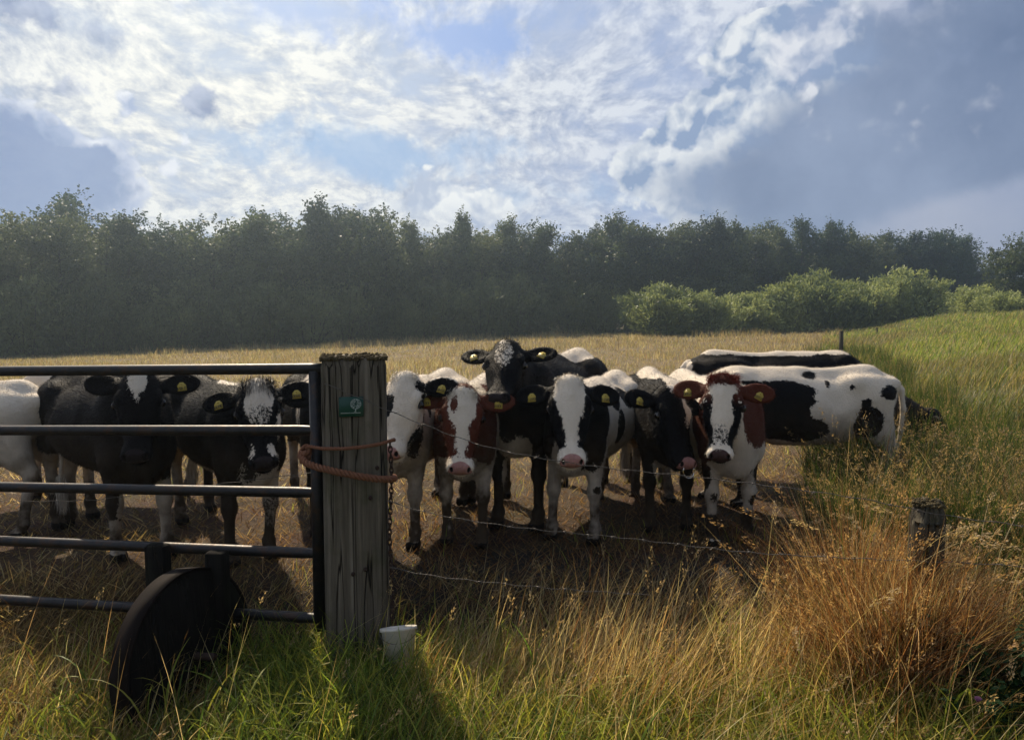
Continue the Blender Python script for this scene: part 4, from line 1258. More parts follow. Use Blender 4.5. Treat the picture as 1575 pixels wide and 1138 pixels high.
# ------------------------------------------------------------------ cattle: one smooth implicit surface per animal
class SDF:
    def __init__(s, lo, hi, h):
        s.h = h; s.lo = np.array(lo, float)
        s.n = np.ceil((np.array(hi) - s.lo) / h).astype(int) + 1
        s.f = np.full(s.n, 0.5, np.float32)
    def sub(s, lo, hi):
        a = np.clip(np.floor((lo - s.lo) / s.h).astype(int), 0, s.n - 1); b = np.clip(np.ceil((hi - s.lo) / s.h).astype(int) + 1, 1, s.n)
        if np.any(b <= a): return None
        ax = [s.lo[i] + s.h * np.arange(a[i], b[i]) for i in range(3)]
        P = np.stack(np.meshgrid(*ax, indexing='ij'), -1)
        return tuple(slice(a[i], b[i]) for i in range(3)), P
    def merge(s, sl, d, k, cut=False):
        f = s.f[sl]
        if cut:
            hh = np.clip(0.5 - 0.5 * (f + d) / k, 0, 1); s.f[sl] = f * (1 - hh) + (-d) * hh + k * hh * (1 - hh)
        else:
            hh = np.clip(0.5 + 0.5 * (f - d) / k, 0, 1); s.f[sl] = f * (1 - hh) + d * hh - k * hh * (1 - hh)
    def ell(s, c, r, k=0.04, R=None, cut=False):
        c = np.asarray(c, float); r = np.asarray(r, float); m = r.max() + 0.11
        g = s.sub(c - m, c + m)
        if g is None: return
        sl, P = g; q = P - c
        if R is not None: q = q @ R
        k0 = np.linalg.norm(q / r, axis=-1); k1 = np.linalg.norm(q / (r * r), axis=-1) + 1e-9
        s.merge(sl, (k0 * (k0 - 1) / k1).astype(np.float32), k, cut)
    def cone(s, a, b, ra, rb, k=0.04, flat=None):
        """round cone; flat=(axis vector, factor) squeezes it along that axis"""
        a = np.asarray(a, float); b = np.asarray(b, float); m = max(ra, rb) * 1.3 + 0.11
        g = s.sub(np.minimum(a, b) - m, np.maximum(a, b) + m)
        if g is None: return
        sl, P = g; ab = b - a; q = P - a
        t = np.clip((q @ ab) / (ab @ ab + 1e-9), 0, 1)
        v = q - t[..., None] * ab
        if flat is not None:
            ax = np.asarray(flat[0], float); v = v + (v @ ax)[..., None] * ax * (1 / flat[1] - 1)
        s.merge(sl, (np.linalg.norm(v, axis=-1) - (ra + (rb - ra) * t)).astype(np.float32), k)
    def mesh(s):
        f = s.f; ins = f < 0; n = s.n
        idx = np.zeros(n - 1, np.int32); 
        cnt = np.zeros(n - 1, np.int16); acc = np.zeros(tuple(n - 1) + (3,), np.float32)
        corner = [(i, j, k) for i in (0, 1) for j in (0, 1) for k in (0, 1)]
        def cs(a, i, j, k): return a[i:n[0] - 1 + i, j:n[1] - 1 + j, k:n[2] - 1 + k]
        tot = sum(cs(ins, *c).astype(np.int8) for c in corner)
        act = np.argwhere((tot > 0) & (tot < 8))
        idx = np.full(tuple(n - 1), -1, np.int32); idx[tuple(act.T)] = np.arange(len(act))
        P = np.zeros((len(act), 3)); C = np.zeros(len(act))
        vals = {c: f[tuple((act + c).T)] for c in corner}
        for c in corner:
            for ax in range(3):
                if c[ax]: continue
                c2 = list(c); c2[ax] = 1; c2 = tuple(c2)
                v0, v1 = vals[c], vals[c2]; m = (v0 < 0) != (v1 < 0)
                t = np.where(m, v0 / (v0 - v1 + 1e-12), 0)
                p = np.tile(np.array(c, float), (len(act), 1)); p[:, ax] += t
                P += p * m[:, None]; C += m
        V = (act + P / C[:, None]) * s.h + s.lo
        Q = []
        for ax in range(3):
            o = [a for a in range(3) if a != ax]
            sl0 = [slice(1, n[i] - 1) for i in range(3)]; sl0[ax] = slice(0, n[ax] - 1)
            sl1 = list(sl0); sl1[ax] = slice(1, n[ax])
            a_, b_ = ins[tuple(sl0)], ins[tuple(sl1)]
            e = np.argwhere(a_ != b_)
            flip = a_[tuple(e.T)]
            e = e + np.array([s_.start for s_ in sl0])
            def gi(d1, d2):
                c = e.copy(); c[:, o[0]] -= d1; c[:, o[1]] -= d2; return idx[tuple(c.T)]
            q = np.stack([gi(1, 1), gi(0, 1), gi(0, 0), gi(1, 0)], -1)
            fl = flip if ax != 1 else ~flip
            q[~fl] = q[~fl][:, ::-1]
            Q.append(q)
        return V, np.concatenate(Q)
    def sample(s, P):
        g = (P - s.lo) / s.h; i = np.clip(np.floor(g).astype(int), 0, s.n - 2); t = g - i; r = 0
        for a in (0, 1):
            for b in (0, 1):
                for c in (0, 1):
                    w = (t[:, 0] if a else 1 - t[:, 0]) * (t[:, 1] if b else 1 - t[:, 1]) * (t[:, 2] if c else 1 - t[:, 2])
                    r = r + w * s.f[i[:, 0] + a, i[:, 1] + b, i[:, 2] + c]
        return r
    def grad(s, P):
        e = s.h
        G = np.stack([s.sample(P + d) - s.sample(P - d) for d in np.eye(3) * e], -1)
        return G / (np.linalg.norm(G, axis=1)[:, None] + 1e-9)

def mat_coat(name, dark, dark2=(0.16, 0.045, 0.02), white=(0.66, 0.61, 0.53), nose=(0.50, 0.22, 0.19)):
    m, t, b, out = new_mat(name)
    P = attr(t, 'rest', 'Vector')
    nl = noise(t, P, 9.0, 3, 0.55) - 0.5
    nh = noise(t, vmul(t, P, (1, 1, 1)), 60, 3, 0.6) - 0.5
    ns = noise(t, P, 260, 2, 0.6) - 0.5
    nst = noise(t, vmul(t, P, (4, 4, 1)), 26, 3, 0.6) - 0.5
    pat = attr(t, 'pat'); roan = attr(t, 'roan')
    d = sstep(pat + nl * 0.055 + nh * 0.035 + nst * 0.02 + roan * (ns * 0.16 + nh * 0.12), -0.003, 0.004)
    hair = noise(t, vmul(t, P, (30, 30, 90)), 3.0, 4, 0.65)
    w = mixc(t, hair, tuple(v * 0.78 for v in white), tuple(min(1, v * 1.12) for v in white))
    dk = mixc(t, attr(t, 'brown').clamp(), dark, dark2)
    dk = mixc(t, hair, mixc(t, 1.0, dk, (0.6, 0.6, 0.6), 'MULTIPLY'), mixc(t, 1.0, dk, (1.8, 1.6, 1.5), 'MULTIPLY'))
    c = mixc(t, d, w, dk)
    c = mixc(t, (attr(t, 'dirt') * (nl * 1.6 + 0.7)).clamp(), c, (0.075, 0.055, 0.036))  # dirt and painted shade darken the coat
    c = mixc(t, sstep(attr(t, 'hoof'), 0.4, 0.6), c, (0.018, 0.014, 0.012))
    nz = sstep(attr(t, 'nose') + nh * 0.01, -0.002, 0.004)
    c = mixc(t, nz, c, mixc(t, noise(t, P, 70, 3), tuple(v * .7 for v in nose), tuple(min(1, v * 1.2) for v in nose)))
    c = mixc(t, sstep(attr(t, 'nostril'), 0.0, 0.004), c, (0.010, 0.006, 0.006))
    t.links.new(c.v, b.inputs['Base Color'])
    t.links.new((nz * -0.22 + 0.62).v, b.inputs['Roughness'])
    b.inputs['Specular IOR Level'].default_value = 0.08
    b.inputs['Sheen Weight'].default_value = 0.0; b.inputs['Sheen Roughness'].default_value = 0.4
    n2 = noise(t, vmul(t, P, (1, 1, 2.4)), 55, 4, 0.7)
    bump(t, b, n2 * 0.8 + nst * 0.8 + nl * 0.6, 0.7, 0.010)
    return m
M_EYE = mat_plain('dark_wet_eye', (0.006, 0.004, 0.003), 0.08, 0, 5, 0.1, 0.0, 0.7)
M_TAG = mat_plain('yellow_tag_plastic', (0.46, 0.34, 0.05), 0.45, 0, 20, 0.15, 0.02)
M_INK = mat_plain('black_print', (0.02, 0.02, 0.02), 0.6)
M_RING = mat_plain('bright_nose_ring', (0.75, 0.73, 0.70), 0.2, 1.0, 10, 0.05, 0.0)

SEG7 = {'0': 'abcdef', '1': 'bc', '2': 'abged', '3': 'abgcd', '4': 'fgbc', '5': 'afgcd', '6': 'afgedc', '7': 'abc', '8': 'abcdefg', '9': 'abcdfg'}
def digits(m, s, cx, cz, h, y):
    w = h * 0.55; tck = h * 0.16; x = cx - (len(s) - 1) * w * 0.72
    pos = {'a': (0, h / 2, w, tck), 'd': (0, -h / 2, w, tck), 'g': (0, 0, w, tck), 'f': (-w / 2, h / 4, tck, h / 2), 'b': (w / 2, h / 4, tck, h / 2), 'e': (-w / 2, -h / 4, tck, h / 2), 'c': (w / 2, -h / 4, tck, h / 2)}
    for ch in s:
        for q in SEG7[ch]:
            a, b, ww, hh = pos[q]; m.box((x + a, y + (0.0002 if q in 'adg' else 0), cz + b), (ww, 0.0008, hh))
        x += w * 1.45

def build_cow(sp):
    h_ = math.radians(sp['head'])
    fwd = np.array([math.sin(h_), -math.cos(h_), 0.0])
    phi = math.atan2(fwd[1], fwd[0])
    s = sp.get('scale', 1.0)
    Yf = sp['Y']; px = sp['px']
    org = at(px, 800, Yf); org[2] = float(gz(org[0], org[1])) - 0.015
    Rw = rotz(phi)
    def loc(p): return (Rw.T @ (np.asarray(p) - org)) / s
    # head frame
    if 'poll' in sp:
        ppx, ppy, pY = sp['poll']
        poll_w = at(ppx, ppy, pY)
    else:
        poll_w = org + Rw @ (np.array(sp['poll_local']) * s)
    tocam = np.array([-poll_w[0], -poll_w[1], 0.0]); tocam /= np.linalg.norm(tocam)
    yaw = math.radians(sp.get('yaw', 0)); pit = math.radians(sp.get('pitch', 62) - (8 if 'poll' in sp else 0)); roll = math.radians(sp.get('roll', 0))
    if 'poll' in sp: hd = rotz(yaw) @ tocam
    else: hd = rotz(yaw) @ fwd
    X = hd * math.cos(pit) + np.array([0, 0, -math.sin(pit)])
    Z = hd * math.sin(pit) + np.array([0, 0, math.cos(pit)])
    Y = np.cross(Z, X)
    Y, Z = Y * math.cos(roll) + Z * math.sin(roll), Z * math.cos(roll) - Y * math.sin(roll)
    Hm = Rw.T @ np.stack([X, Y, Z], 1)           # columns: head axes in cow space
    hp = loc(poll_w); hs = sp.get('hs', 1.0) * 1.10 / s
    def H(x, y, z): return hp + Hm @ (np.array([x, y, z]) * hs)
    hw = sp.get('hw', 1.0) * 1.10
    lo = np.minimum([-1.62, -0.42, -0.05], hp - 0.62 * hs); hi = np.maximum([0.42, 0.42, 1.32], hp + 0.62 * hs)
    hh = sp.get('res', 0.0115)
    S = SDF(lo, hi, hh)
    fat = sp.get('fat', 1.0); r = np.random.default_rng(sp['seed'])
    E, Cn = S.ell, S.cone
    yax = np.array([0, 1.0, 0])
    # trunk
    E((-0.34, 0, 0.83), (0.50, 0.245 * fat, 0.285), 0.05)
    E((-0.68, 0, 0.79), (0.46, 0.27 * fat, 0.275), 0.08)
    E((-0.02, 0, 0.84), (0.26, 0.19, 0.27), 0.08)
    E((0.10, 0, 0.72), (0.17, 0.145, 0.20), 0.08)
    E((-1.08, 0, 0.90), (0.30, 0.22, 0.21), 0.08)
    Cn((-0.02, 0, 1.05), (-0.55, 0, 1.055), 0.055, 0.045, 0.09)
    Cn((-0.55, 0, 1.055), (-1.15, 0, 1.08), 0.045, 0.05, 0.09)
    for q in (1, -1):
        E((0.0, 0.135 * q, 0.86), (0.14, 0.075, 0.24), 0.06)                # shoulder blade
        E((0.05, 0.14 * q, 0.70), (0.12, 0.07, 0.12), 0.05)
        E((-0.95, 0.160 * q, 1.00), (0.075, 0.055, 0.045), 0.10)              # hip bone
        E((-1.32, 0.085 * q, 0.985), (0.06, 0.045, 0.05), 0.06)             # pin bone
        Cn((-1.12, 0.135 * q, 0.88), (-1.20, 0.15 * q, 0.62), 0.165, 0.095, 0.06, (yax, 0.72))   # thigh
    Cn((-1.12, 0, 1.06), (-1.34, 0, 1.01), 0.06, 0.035, 0.05)
    for q in (1, -1):
        E((-0.80, 0.285 * q * fat, 0.93), (0.11, 0.055, 0.10), 0.07, None, True)      # flank hollow
        E((-0.20, 0.275 * q * fat, 0.90), (0.05, 0.04, 0.22), 0.06, None, True)        # behind the shoulder
        Cn((-0.97, 0.17 * q, 1.01), (-1.30, 0.10 * q, 0.99), 0.03, 0.025, 0.06)
    Cn((-0.4, 0, 0.60), (-0.95, 0, 0.60), 0.10, 0.09, 0.10)
    # legs
    fl = sp.get('fore', ((0.0, 0.0), (0.0, 0.0))); hl = sp.get('hind', ((0.0, 0.0), (0.0, 0.0)))
    for i, q in enumerate((1, -1)):
        dx, dy = fl[i]
        w = 0.135
        el = np.array([-0.02, w * q, 0.64]); kn = np.array([0.03 + dx * .55, w * q + dy * .5, 0.375]); ft = np.array([0.02 + dx, (w - .005) * q + dy, 0.115]); hf = ft + [0.03, 0, -0.085]
        Cn(el, kn + [0, 0, 0.03], 0.088, 0.050, 0.05, (yax, 0.82)); E(kn, (0.056, 0.052, 0.064), 0.022)
        Cn(kn - [0, 0, 0.04], ft, 0.035, 0.031, 0.02); E(ft, (0.045, 0.042, 0.042), 0.02)
        Cn(ft - [0, 0, .015], hf + [0, 0, 0.025], 0.036, 0.044, 0.02)
        for c in (-1, 1): E(hf + [0.012, 0.023 * c, 0.010], (0.058, 0.026, 0.040), 0.008)
        dx, dy = hl[i]; w = 0.15
        st = np.array([-1.09, w * q, 0.66]); hk = np.array([-1.31 + dx * .6, (w - .01) * q + dy * .5, 0.475]); ft = np.array([-1.26 + dx, (w - .01) * q + dy, 0.13]); hf = ft + [0.035, 0, -0.10]
        Cn(st, hk + [0.01, 0, 0.02], 0.105, 0.048, 0.05, (yax, 0.75)); Cn(st + [-.10, 0, .05], hk + [-0.025, 0, 0.03], 0.07, 0.028, 0.04)
        E(hk, (0.050, 0.040, 0.062), 0.03); Cn(hk, ft, 0.039, 0.033, 0.02); E(ft, (0.043, 0.040, 0.042), 0.02)
        Cn(ft - [0, 0, .02], hf + [0, 0, 0.025], 0.034, 0.042, 0.02)
        for c in (-1, 1): E(hf + [0.012, 0.022 * c, 0.012], (0.056, 0.026, 0.042), 0.008)
    # tail
    tl = np.array([[-1.36, 0, 1.01], [-1.44, 0.0, 0.93], [-1.46, 0.01, 0.78], [-1.44, 0.02, 0.60], [-1.42, 0.02, 0.44]])
    for i in range(4): Cn(tl[i], tl[i + 1], (0.032, 0.024, 0.019, 0.017)[i], (0.024, 0.019, 0.017, 0.016)[i], 0.025)
    # neck
    nb = H(0.03, 0, -0.12); th = H(0.13, 0, -0.17)
    Cn((-0.06, 0, 0.93), nb, 0.165, 0.085, 0.09, (yax, 0.85)); Cn((0.02, 0, 0.80), (nb + th) / 2, 0.165, 0.085, 0.09, (yax, 0.85)); Cn((0.08, 0, 0.70), th, 0.12, 0.055, 0.09)
    Cn((0.17, 0, 0.57), th * 0.6 + np.array([0.15, 0, 0.62]) * 0.4, 0.035, 0.03, 0.10)   # dewlap
    Cn((0.05, 0, 0.58), (0.18, 0, 0.60), 0.09, 0.05, 0.09)                                # brisket
    # head
    def HE(c, r_, k=0.03, cut=False): E(H(*c), np.array(r_) * hs, k * hs, Hm, cut)
    def HC(a, b, ra, rb, k=0.03, fl_=None): Cn(H(*a), H(*b), ra * hs, rb * hs, k * hs, fl_)
    HE((0.075, 0, -0.085), (0.115, 0.098 * hw, 0.085))
    HC((0.05, 0, -0.070), (0.37, 0, -0.070), 0.064 * hw, 0.046, 0.04)
    HC((0.02, 0, -0.016), (0.10, 0, -0.010), 0.02, 0.016, 0.03)
    HE((0.16, 0, -0.055), (0.13, 0.092 * hw, 0.048), 0.04)
    HE((0.005, 0, -0.045), (0.05, 0.06 * hw, 0.045), 0.04)
    for q in (1, -1):
        HE((0.135, 0.086 * q * hw, -0.042), (0.048, 0.026, 0.030), 0.018)        # brow
        HE((0.20, 0.058 * q, -0.135), (0.105, 0.036, 0.075), 0.05)               # jowl
        HC((0.20, 0.070 * q * hw, -0.080), (0.36, 0.042 * q, -0.085), 0.022, 0.022, 0.035)  # cheek ridge
        HC((0.20, 0.045 * q, -0.165), (0.41, 0.022 * q, -0.125), 0.036, 0.028, 0.04)
    HE((0.425, 0, -0.075), (0.056, 0.076, 0.058), 0.030)
    HE((0.455, 0, -0.062), (0.034, 0.074, 0.040), 0.020)
    HE((0.432, 0, -0.132), (0.048, 0.052, 0.026), 0.02)
    for q in (1, -1):
        HE((0.462, 0.044 * q, -0.042), (0.028, 0.026, 0.026), 0.018)
        HE((0.474, 0.048 * q, -0.032), (0.017, 0.009, 0.013), 0.010, cut=True)
        HE((0.162, 0.116 * q * hw, -0.062), (0.034, 0.024, 0.024), 0.012, cut=True)
    HE((0.47, 0, -0.112), (0.045, 0.075, 0.006), 0.012, cut=True)
    # ears
    ears = sp.get('ears', ((0, 0), (0, 0)))
    ef = []
    for i, q in enumerate((1, -1)):
        up, fw = ears[i]
        e1 = np.array([-0.06 - up, 1.0 * q, -0.12 + fw + r.normal(0, 0.12)]); e1 /= np.linalg.norm(e1)
        n_ = np.array([0.10, 0.10 * q, 1.0]); n_ -= e1 * (n_ @ e1); n_ /= np.linalg.norm(n_)
        e2 = np.cross(n_, e1)
        L = sp.get('ear_len', 1.0)
        base = np.array([0.045, 0.088 * q * hw, -0.085]); c = base + e1 * 0.105 * L
        Rm = Hm @ np.stack([e1, e2, n_], 1)
        Cn(H(*base), H(*(base + e1 * 0.06)), 0.034 * hs, 0.030 * hs, 0.03 * hs)
        E(H(*c), np.array([0.102 * L, 0.064, 0.020]) * hs, 0.02 * hs, Rm)
        E(H(*(c + n_ * 0.022 + e1 * 0.004)), np.array([0.082 * L, 0.046, 0.016]) * hs, 0.010 * hs, Rm, True)
        ef.append((base, e1, e2, n_, L))
    V, Q = S.mesh()
    for _ in range(2):
        V -= (S.sample(V) * 0.8)[:, None] * S.grad(V)
    Nn = S.grad(V)
    # light muscle and skin unevenness
    # coat attributes
    Hq = ((V - hp) @ Hm) / hs
    pat = np.full(len(V), 0.25 if sp.get('base', 0) else -0.25)
    roan = np.zeros(len(V)); brown = np.zeros(len(V))
    def bl(c, space):
        q = (V if space == 'B' else Hq); cc = np.array(c[:3]); rr = np.array(c[3:6])
        d_ = (1 - np.linalg.norm((q - cc) / rr, axis=1)) * min(rr) * 1.2
        return d_
    for b_ in sp['pat']:
        sp_, k, *c = b_
        d_ = bl(c, sp_)
        if k == 'd': pat = np.maximum(pat, np.clip(d_, -.3, .3))
        elif k == 'w': pat = np.minimum(pat, -np.clip(d_, -.3, .3))
        elif k == 'r': roan = np.maximum(roan, sm(d_ / 0.05)); pat = np.where(d_ > 0, pat * (1 - 0.78 * sm(d_ / 0.05)), pat)
        elif k == 'b': brown = np.maximum(brown, sm(d_ / 0.08 + 0.5))
    roan = np.maximum(roan, 0.10)
    dirt = np.where((Hq[:, 0] > -.05) & (np.abs(Hq[:, 1]) < .3) & (Hq[:, 2] > -.25), 0.1, 1.0) * sp.get('dirty', 0.5) * (1.05 * sm((0.98 - V[:, 2]) / 0.35) + 1.15 * sm((0.50 - V[:, 2]) / 0.42))  + 0.35 * sm((0.72 - V[:, 2]) / 0.2) * (V[:, 0] < -0.05) * 0.5  # dirt, plus shade on chest, belly and legs painted into the coat
    hoof = (V[:, 2] < 0.062) * 1.0
    nose = bl((0.480, 0, -0.048, 0.058, 0.066, 0.058), 'H')
    nostril = np.maximum(bl((0.474, 0.047, -0.032, 0.024, 0.012, 0.016), 'H'), bl((0.474, -0.047, -0.032, 0.024, 0.012, 0.016), 'H'))
    nostril = np.maximum(nostril, bl((0.455, 0, -0.112, 0.06, 0.06, 0.007), 'H'))
    at_ = {'pat': pat, 'roan': roan, 'brown': brown, 'dirt': dirt, 'hoof': hoof, 'nose': nose, 'nostril': nostril}
    dark = sp.get('dark', (0.0028, 0.0026, 0.0036))
    mat = mat_coat('coat', dark, sp.get('brownc', (0.15, 0.045, 0.022)), sp.get('white', (0.80, 0.70, 0.565)), sp.get('nose', (0.48, 0.21, 0.18)))
    root = empty('cow', org, phi); root.scale = (s, s, s)
    tag(root, sp['label'], 'cow', 'young cattle gathered at the fence')
    def rest(o, R_):
        a = o.data.attributes.new('rest', 'FLOAT_VECTOR', 'POINT'); a.data.foreach_set('vector', np.ascontiguousarray(R_ + sp['seed'] * 3.7, np.float32).ravel())
    body = np_mesh('body', V, Q, mat, root, True, attrs=at_); rest(body, V)
    # short coat hair that breaks up the outline
    nh = sp.get('hairs', 34000)
    k = r.integers(0, len(V), nh); k = k[V[k, 2] > 0.10]
    k = k[nose[k] < 0.0]; nh = len(k)
    N_ = Nn[k]
    inhead = (np.abs(Hq[k, 1]) < 0.28) & (Hq[k, 0] > -0.08) & (np.abs(Hq[k, 2] + .05) < 0.2)
    flow = np.where(inhead[:, None], (Hm @ np.array([0.55, 0, 0]))[None] , np.array([[-0.55, 0, -0.55]]))
    flow = flow - N_ * (flow * N_).sum(1)[:, None]
    D_ = flow + N_ * r.uniform(0.25, 0.7, (nh, 1)) + r.normal(0, 0.22, (nh, 3)); D_ /= np.linalg.norm(D_, axis=1)[:, None]
    ln = r.uniform(0.012, 0.026, (nh, 1)) * sp.get('hairlen', 1.0)
    sd = np.cross(D_, N_ + r.normal(0, .3, (nh, 3))); sd /= np.linalg.norm(sd, axis=1)[:, None]
    j = r.normal(0, 0.004, (nh, 3)); j -= N_ * (j * N_).sum(1)[:, None]
    P0 = V[k] + j - N_ * 0.001
    HV = np.stack([P0 - sd * 0.0011, P0 + sd * 0.0011, P0 + D_ * ln], 1).reshape(-1, 3)
    ha = {n: np.repeat(v[k], 3) for n, v in at_.items()}
    fur = np_mesh('coat_hair', HV, np.arange(nh * 3).reshape(-1, 3), mat, root, True, attrs=ha); rest(fur, np.repeat(P0, 3, 0))
    # topknot / forelock
    tk = sp.get('tuft')
    if tk:
        n = tk.get('n', 700); a = r.uniform(-1, 1, n); b_ = r.uniform(-1, 1, n)
        c0 = np.stack([0.01 + 0.045 * b_ + tk.get('dx', 0), 0.062 * a * hw * tk.get('w', 1), -0.015 - 0.02 * a * a - 0.02 * b_ * b_ + 0 * a], -1)
        dr = np.stack([r.normal(tk.get('fx', 0.25), 0.45, n), a * 0.35 + r.normal(0, 0.3, n), np.abs(r.normal(0.75, 0.25, n))], -1); dr /= np.linalg.norm(dr, axis=1)[:, None]
        L = r.uniform(0.5, 1.2, n)[:, None] * tk.get('len', 0.045)
        cv = np.array([tk.get('curl', 0.7), 0, -0.35])
        m1 = c0 + dr * L * 0.55; m2 = c0 + dr * L * 0.8 + cv * L * 0.45
        sdv = r.normal(0, 1, (n, 3)); sdv /= np.linalg.norm(sdv, axis=1)[:, None]; w_ = 0.0014
        VV = np.stack([c0 - sdv * w_, c0 + sdv * w_, m1 - sdv * w_ * .8, m1 + sdv * w_ * .8, m2], 1).reshape(-1, 3)
        VV = hp + (VV * hs) @ Hm.T
        i0 = np.arange(n)[:, None] * 5
        cmat = mat_plain('topknot_hair', tk['col'], 0.6, 0, 60, 0.5, 0.1, 0.3)
        np_mesh('topknot', VV, [i0 + np.array([[0, 1, 3, 2]]), i0 + np.array([[2, 3, 4]])], cmat, root)
    # tail switch
    n = 260; c0 = tl[-1] + r.normal(0, 0.010, (n, 3)); e_ = c0 + np.array([0.0, 0, -1.0]) * r.uniform(0.12, 0.30, (n, 1)) + r.normal(0, 0.018, (n, 3)) * np.array([1, 1, .3])
    mm = (c0 + e_) / 2 + r.normal(0, 0.012, (n, 3)); sd = r.normal(0, 1, (n, 3)); sd[:, 2] = 0; sd /= np.linalg.norm(sd, axis=1)[:, None]
    VV = np.stack([c0 - sd * .003, c0 + sd * .003, mm - sd * .003, mm + sd * .003, e_], 1).reshape(-1, 3); i0 = np.arange(n)[:, None] * 5
    np_mesh('tail_switch', VV, [i0 + np.array([[0, 1, 3, 2]]), i0 + np.array([[2, 3, 4]])], M_SWITCH if not sp.get('dark_tail') else M_SWITCHD, root)
    # eyes
    for q in (1, -1):
        m = MB(); c = H(0.158, 0.102 * q * hw, -0.065); m.sphere(c, 0.0225 * hs, 16, 10); m.build('eye', M_EYE, root)
        lid = MB(); pts = [H(0.158 + 0.026 * math.cos(t_), (0.111 - 0.010 * abs(math.cos(t_))) * q * hw, -0.064 + 0.020 * math.sin(t_)) for t_ in np.linspace(0.15, math.pi - 0.15, 9)]
        lid.tube(pts, np.array([.002, .004, .005, .0055, .0055, .0055, .005, .004, .002]) * hs, 6); lid.build('eyelid', M_LID, root)
    # ear tags
    for i, num in enumerate(sp.get('tags', (None, None))):
        if not num: continue
        base, e1, e2, n_, L = ef[i]
        c = base + e1 * 0.108 + n_ * 0.014 - e2 * (-0.020 if True else 0) * (1 if (e2 @ np.array([1.0, 0, 0])) > 0 else -1)
        # tag hangs towards the muzzle side of the ear
        dn = np.array([1.0, r.normal(0, 0.22), 0]); dn -= n_ * (dn @ n_); dn /= np.linalg.norm(dn); rt = np.cross(n_, -dn) ; rt = rt / np.linalg.norm(rt)
        Rt = Hm @ np.stack([rt, -n_, -dn], 1)     # tag x right, tag y into the ear, tag z up
        o = MB()
        pr = [(-0.027, -0.030), (0.027, -0.030), (0.026, 0.008), (0.010, 0.028), (-0.010, 0.028), (-0.026, 0.008)]
        Vt = [(x, y, z) for y in (-0.0012, 0.0012) for (x, z) in pr]
        o.add(np.array(Vt), [tuple(range(6)), tuple(reversed(range(6, 12)))] + [(k_, 6 + k_, 6 + (k_ + 1) % 6, (k_ + 1) % 6) for k_ in range(6)])
        o.sphere((0, -0.003, 0.014), (0.006, 0.004, 0.006), 8, 6)
        te = o.build('ear_tag', M_TAG, root, False)
        M4 = Matrix.Identity(4)
        wp = hp + Hm @ (c * hs)
        for a in range(3):
            for b_ in range(3): M4[a][b_] = Rt[a, b_] * hs * 0.86
            M4[a][3] = wp[a]
        te.matrix_local = M4
        dm = MB(); digits(dm, num, 0, -0.013, 0.017, -0.0020); dg = dm.build('number', M_INK, te, False)
    if sp.get('ring'):
        c = H(0.480, 0, -0.040); m = MB()
        pts = [c + Hm @ np.array([0.022, 0, 0]) * hs + Hm[:, 1] * 0.040 * hs * math.cos(t_) + np.array([0, 0, -1.0]) * hs * (0.010 + 0.040 * math.sin(t_)) for t_ in np.linspace(-0.5, math.pi + 0.5, 26)]
        m.tube(pts, 0.0045, 8); m.build('nose_ring', M_RING, root)
    return root
M_SWITCH = mat_plain('pale_tail_hair', (0.55, 0.50, 0.42), 0.6, 0, 60, 0.4, 0.1)
M_SWITCHD = mat_plain('dark_tail_hair', (0.015, 0.013, 0.012), 0.6, 0, 60, 0.4, 0.1)
M_LID = mat_plain('dark_eyelid', (0.02, 0.014, 0.012), 0.5, 0, 60, 0.3, 0.1)

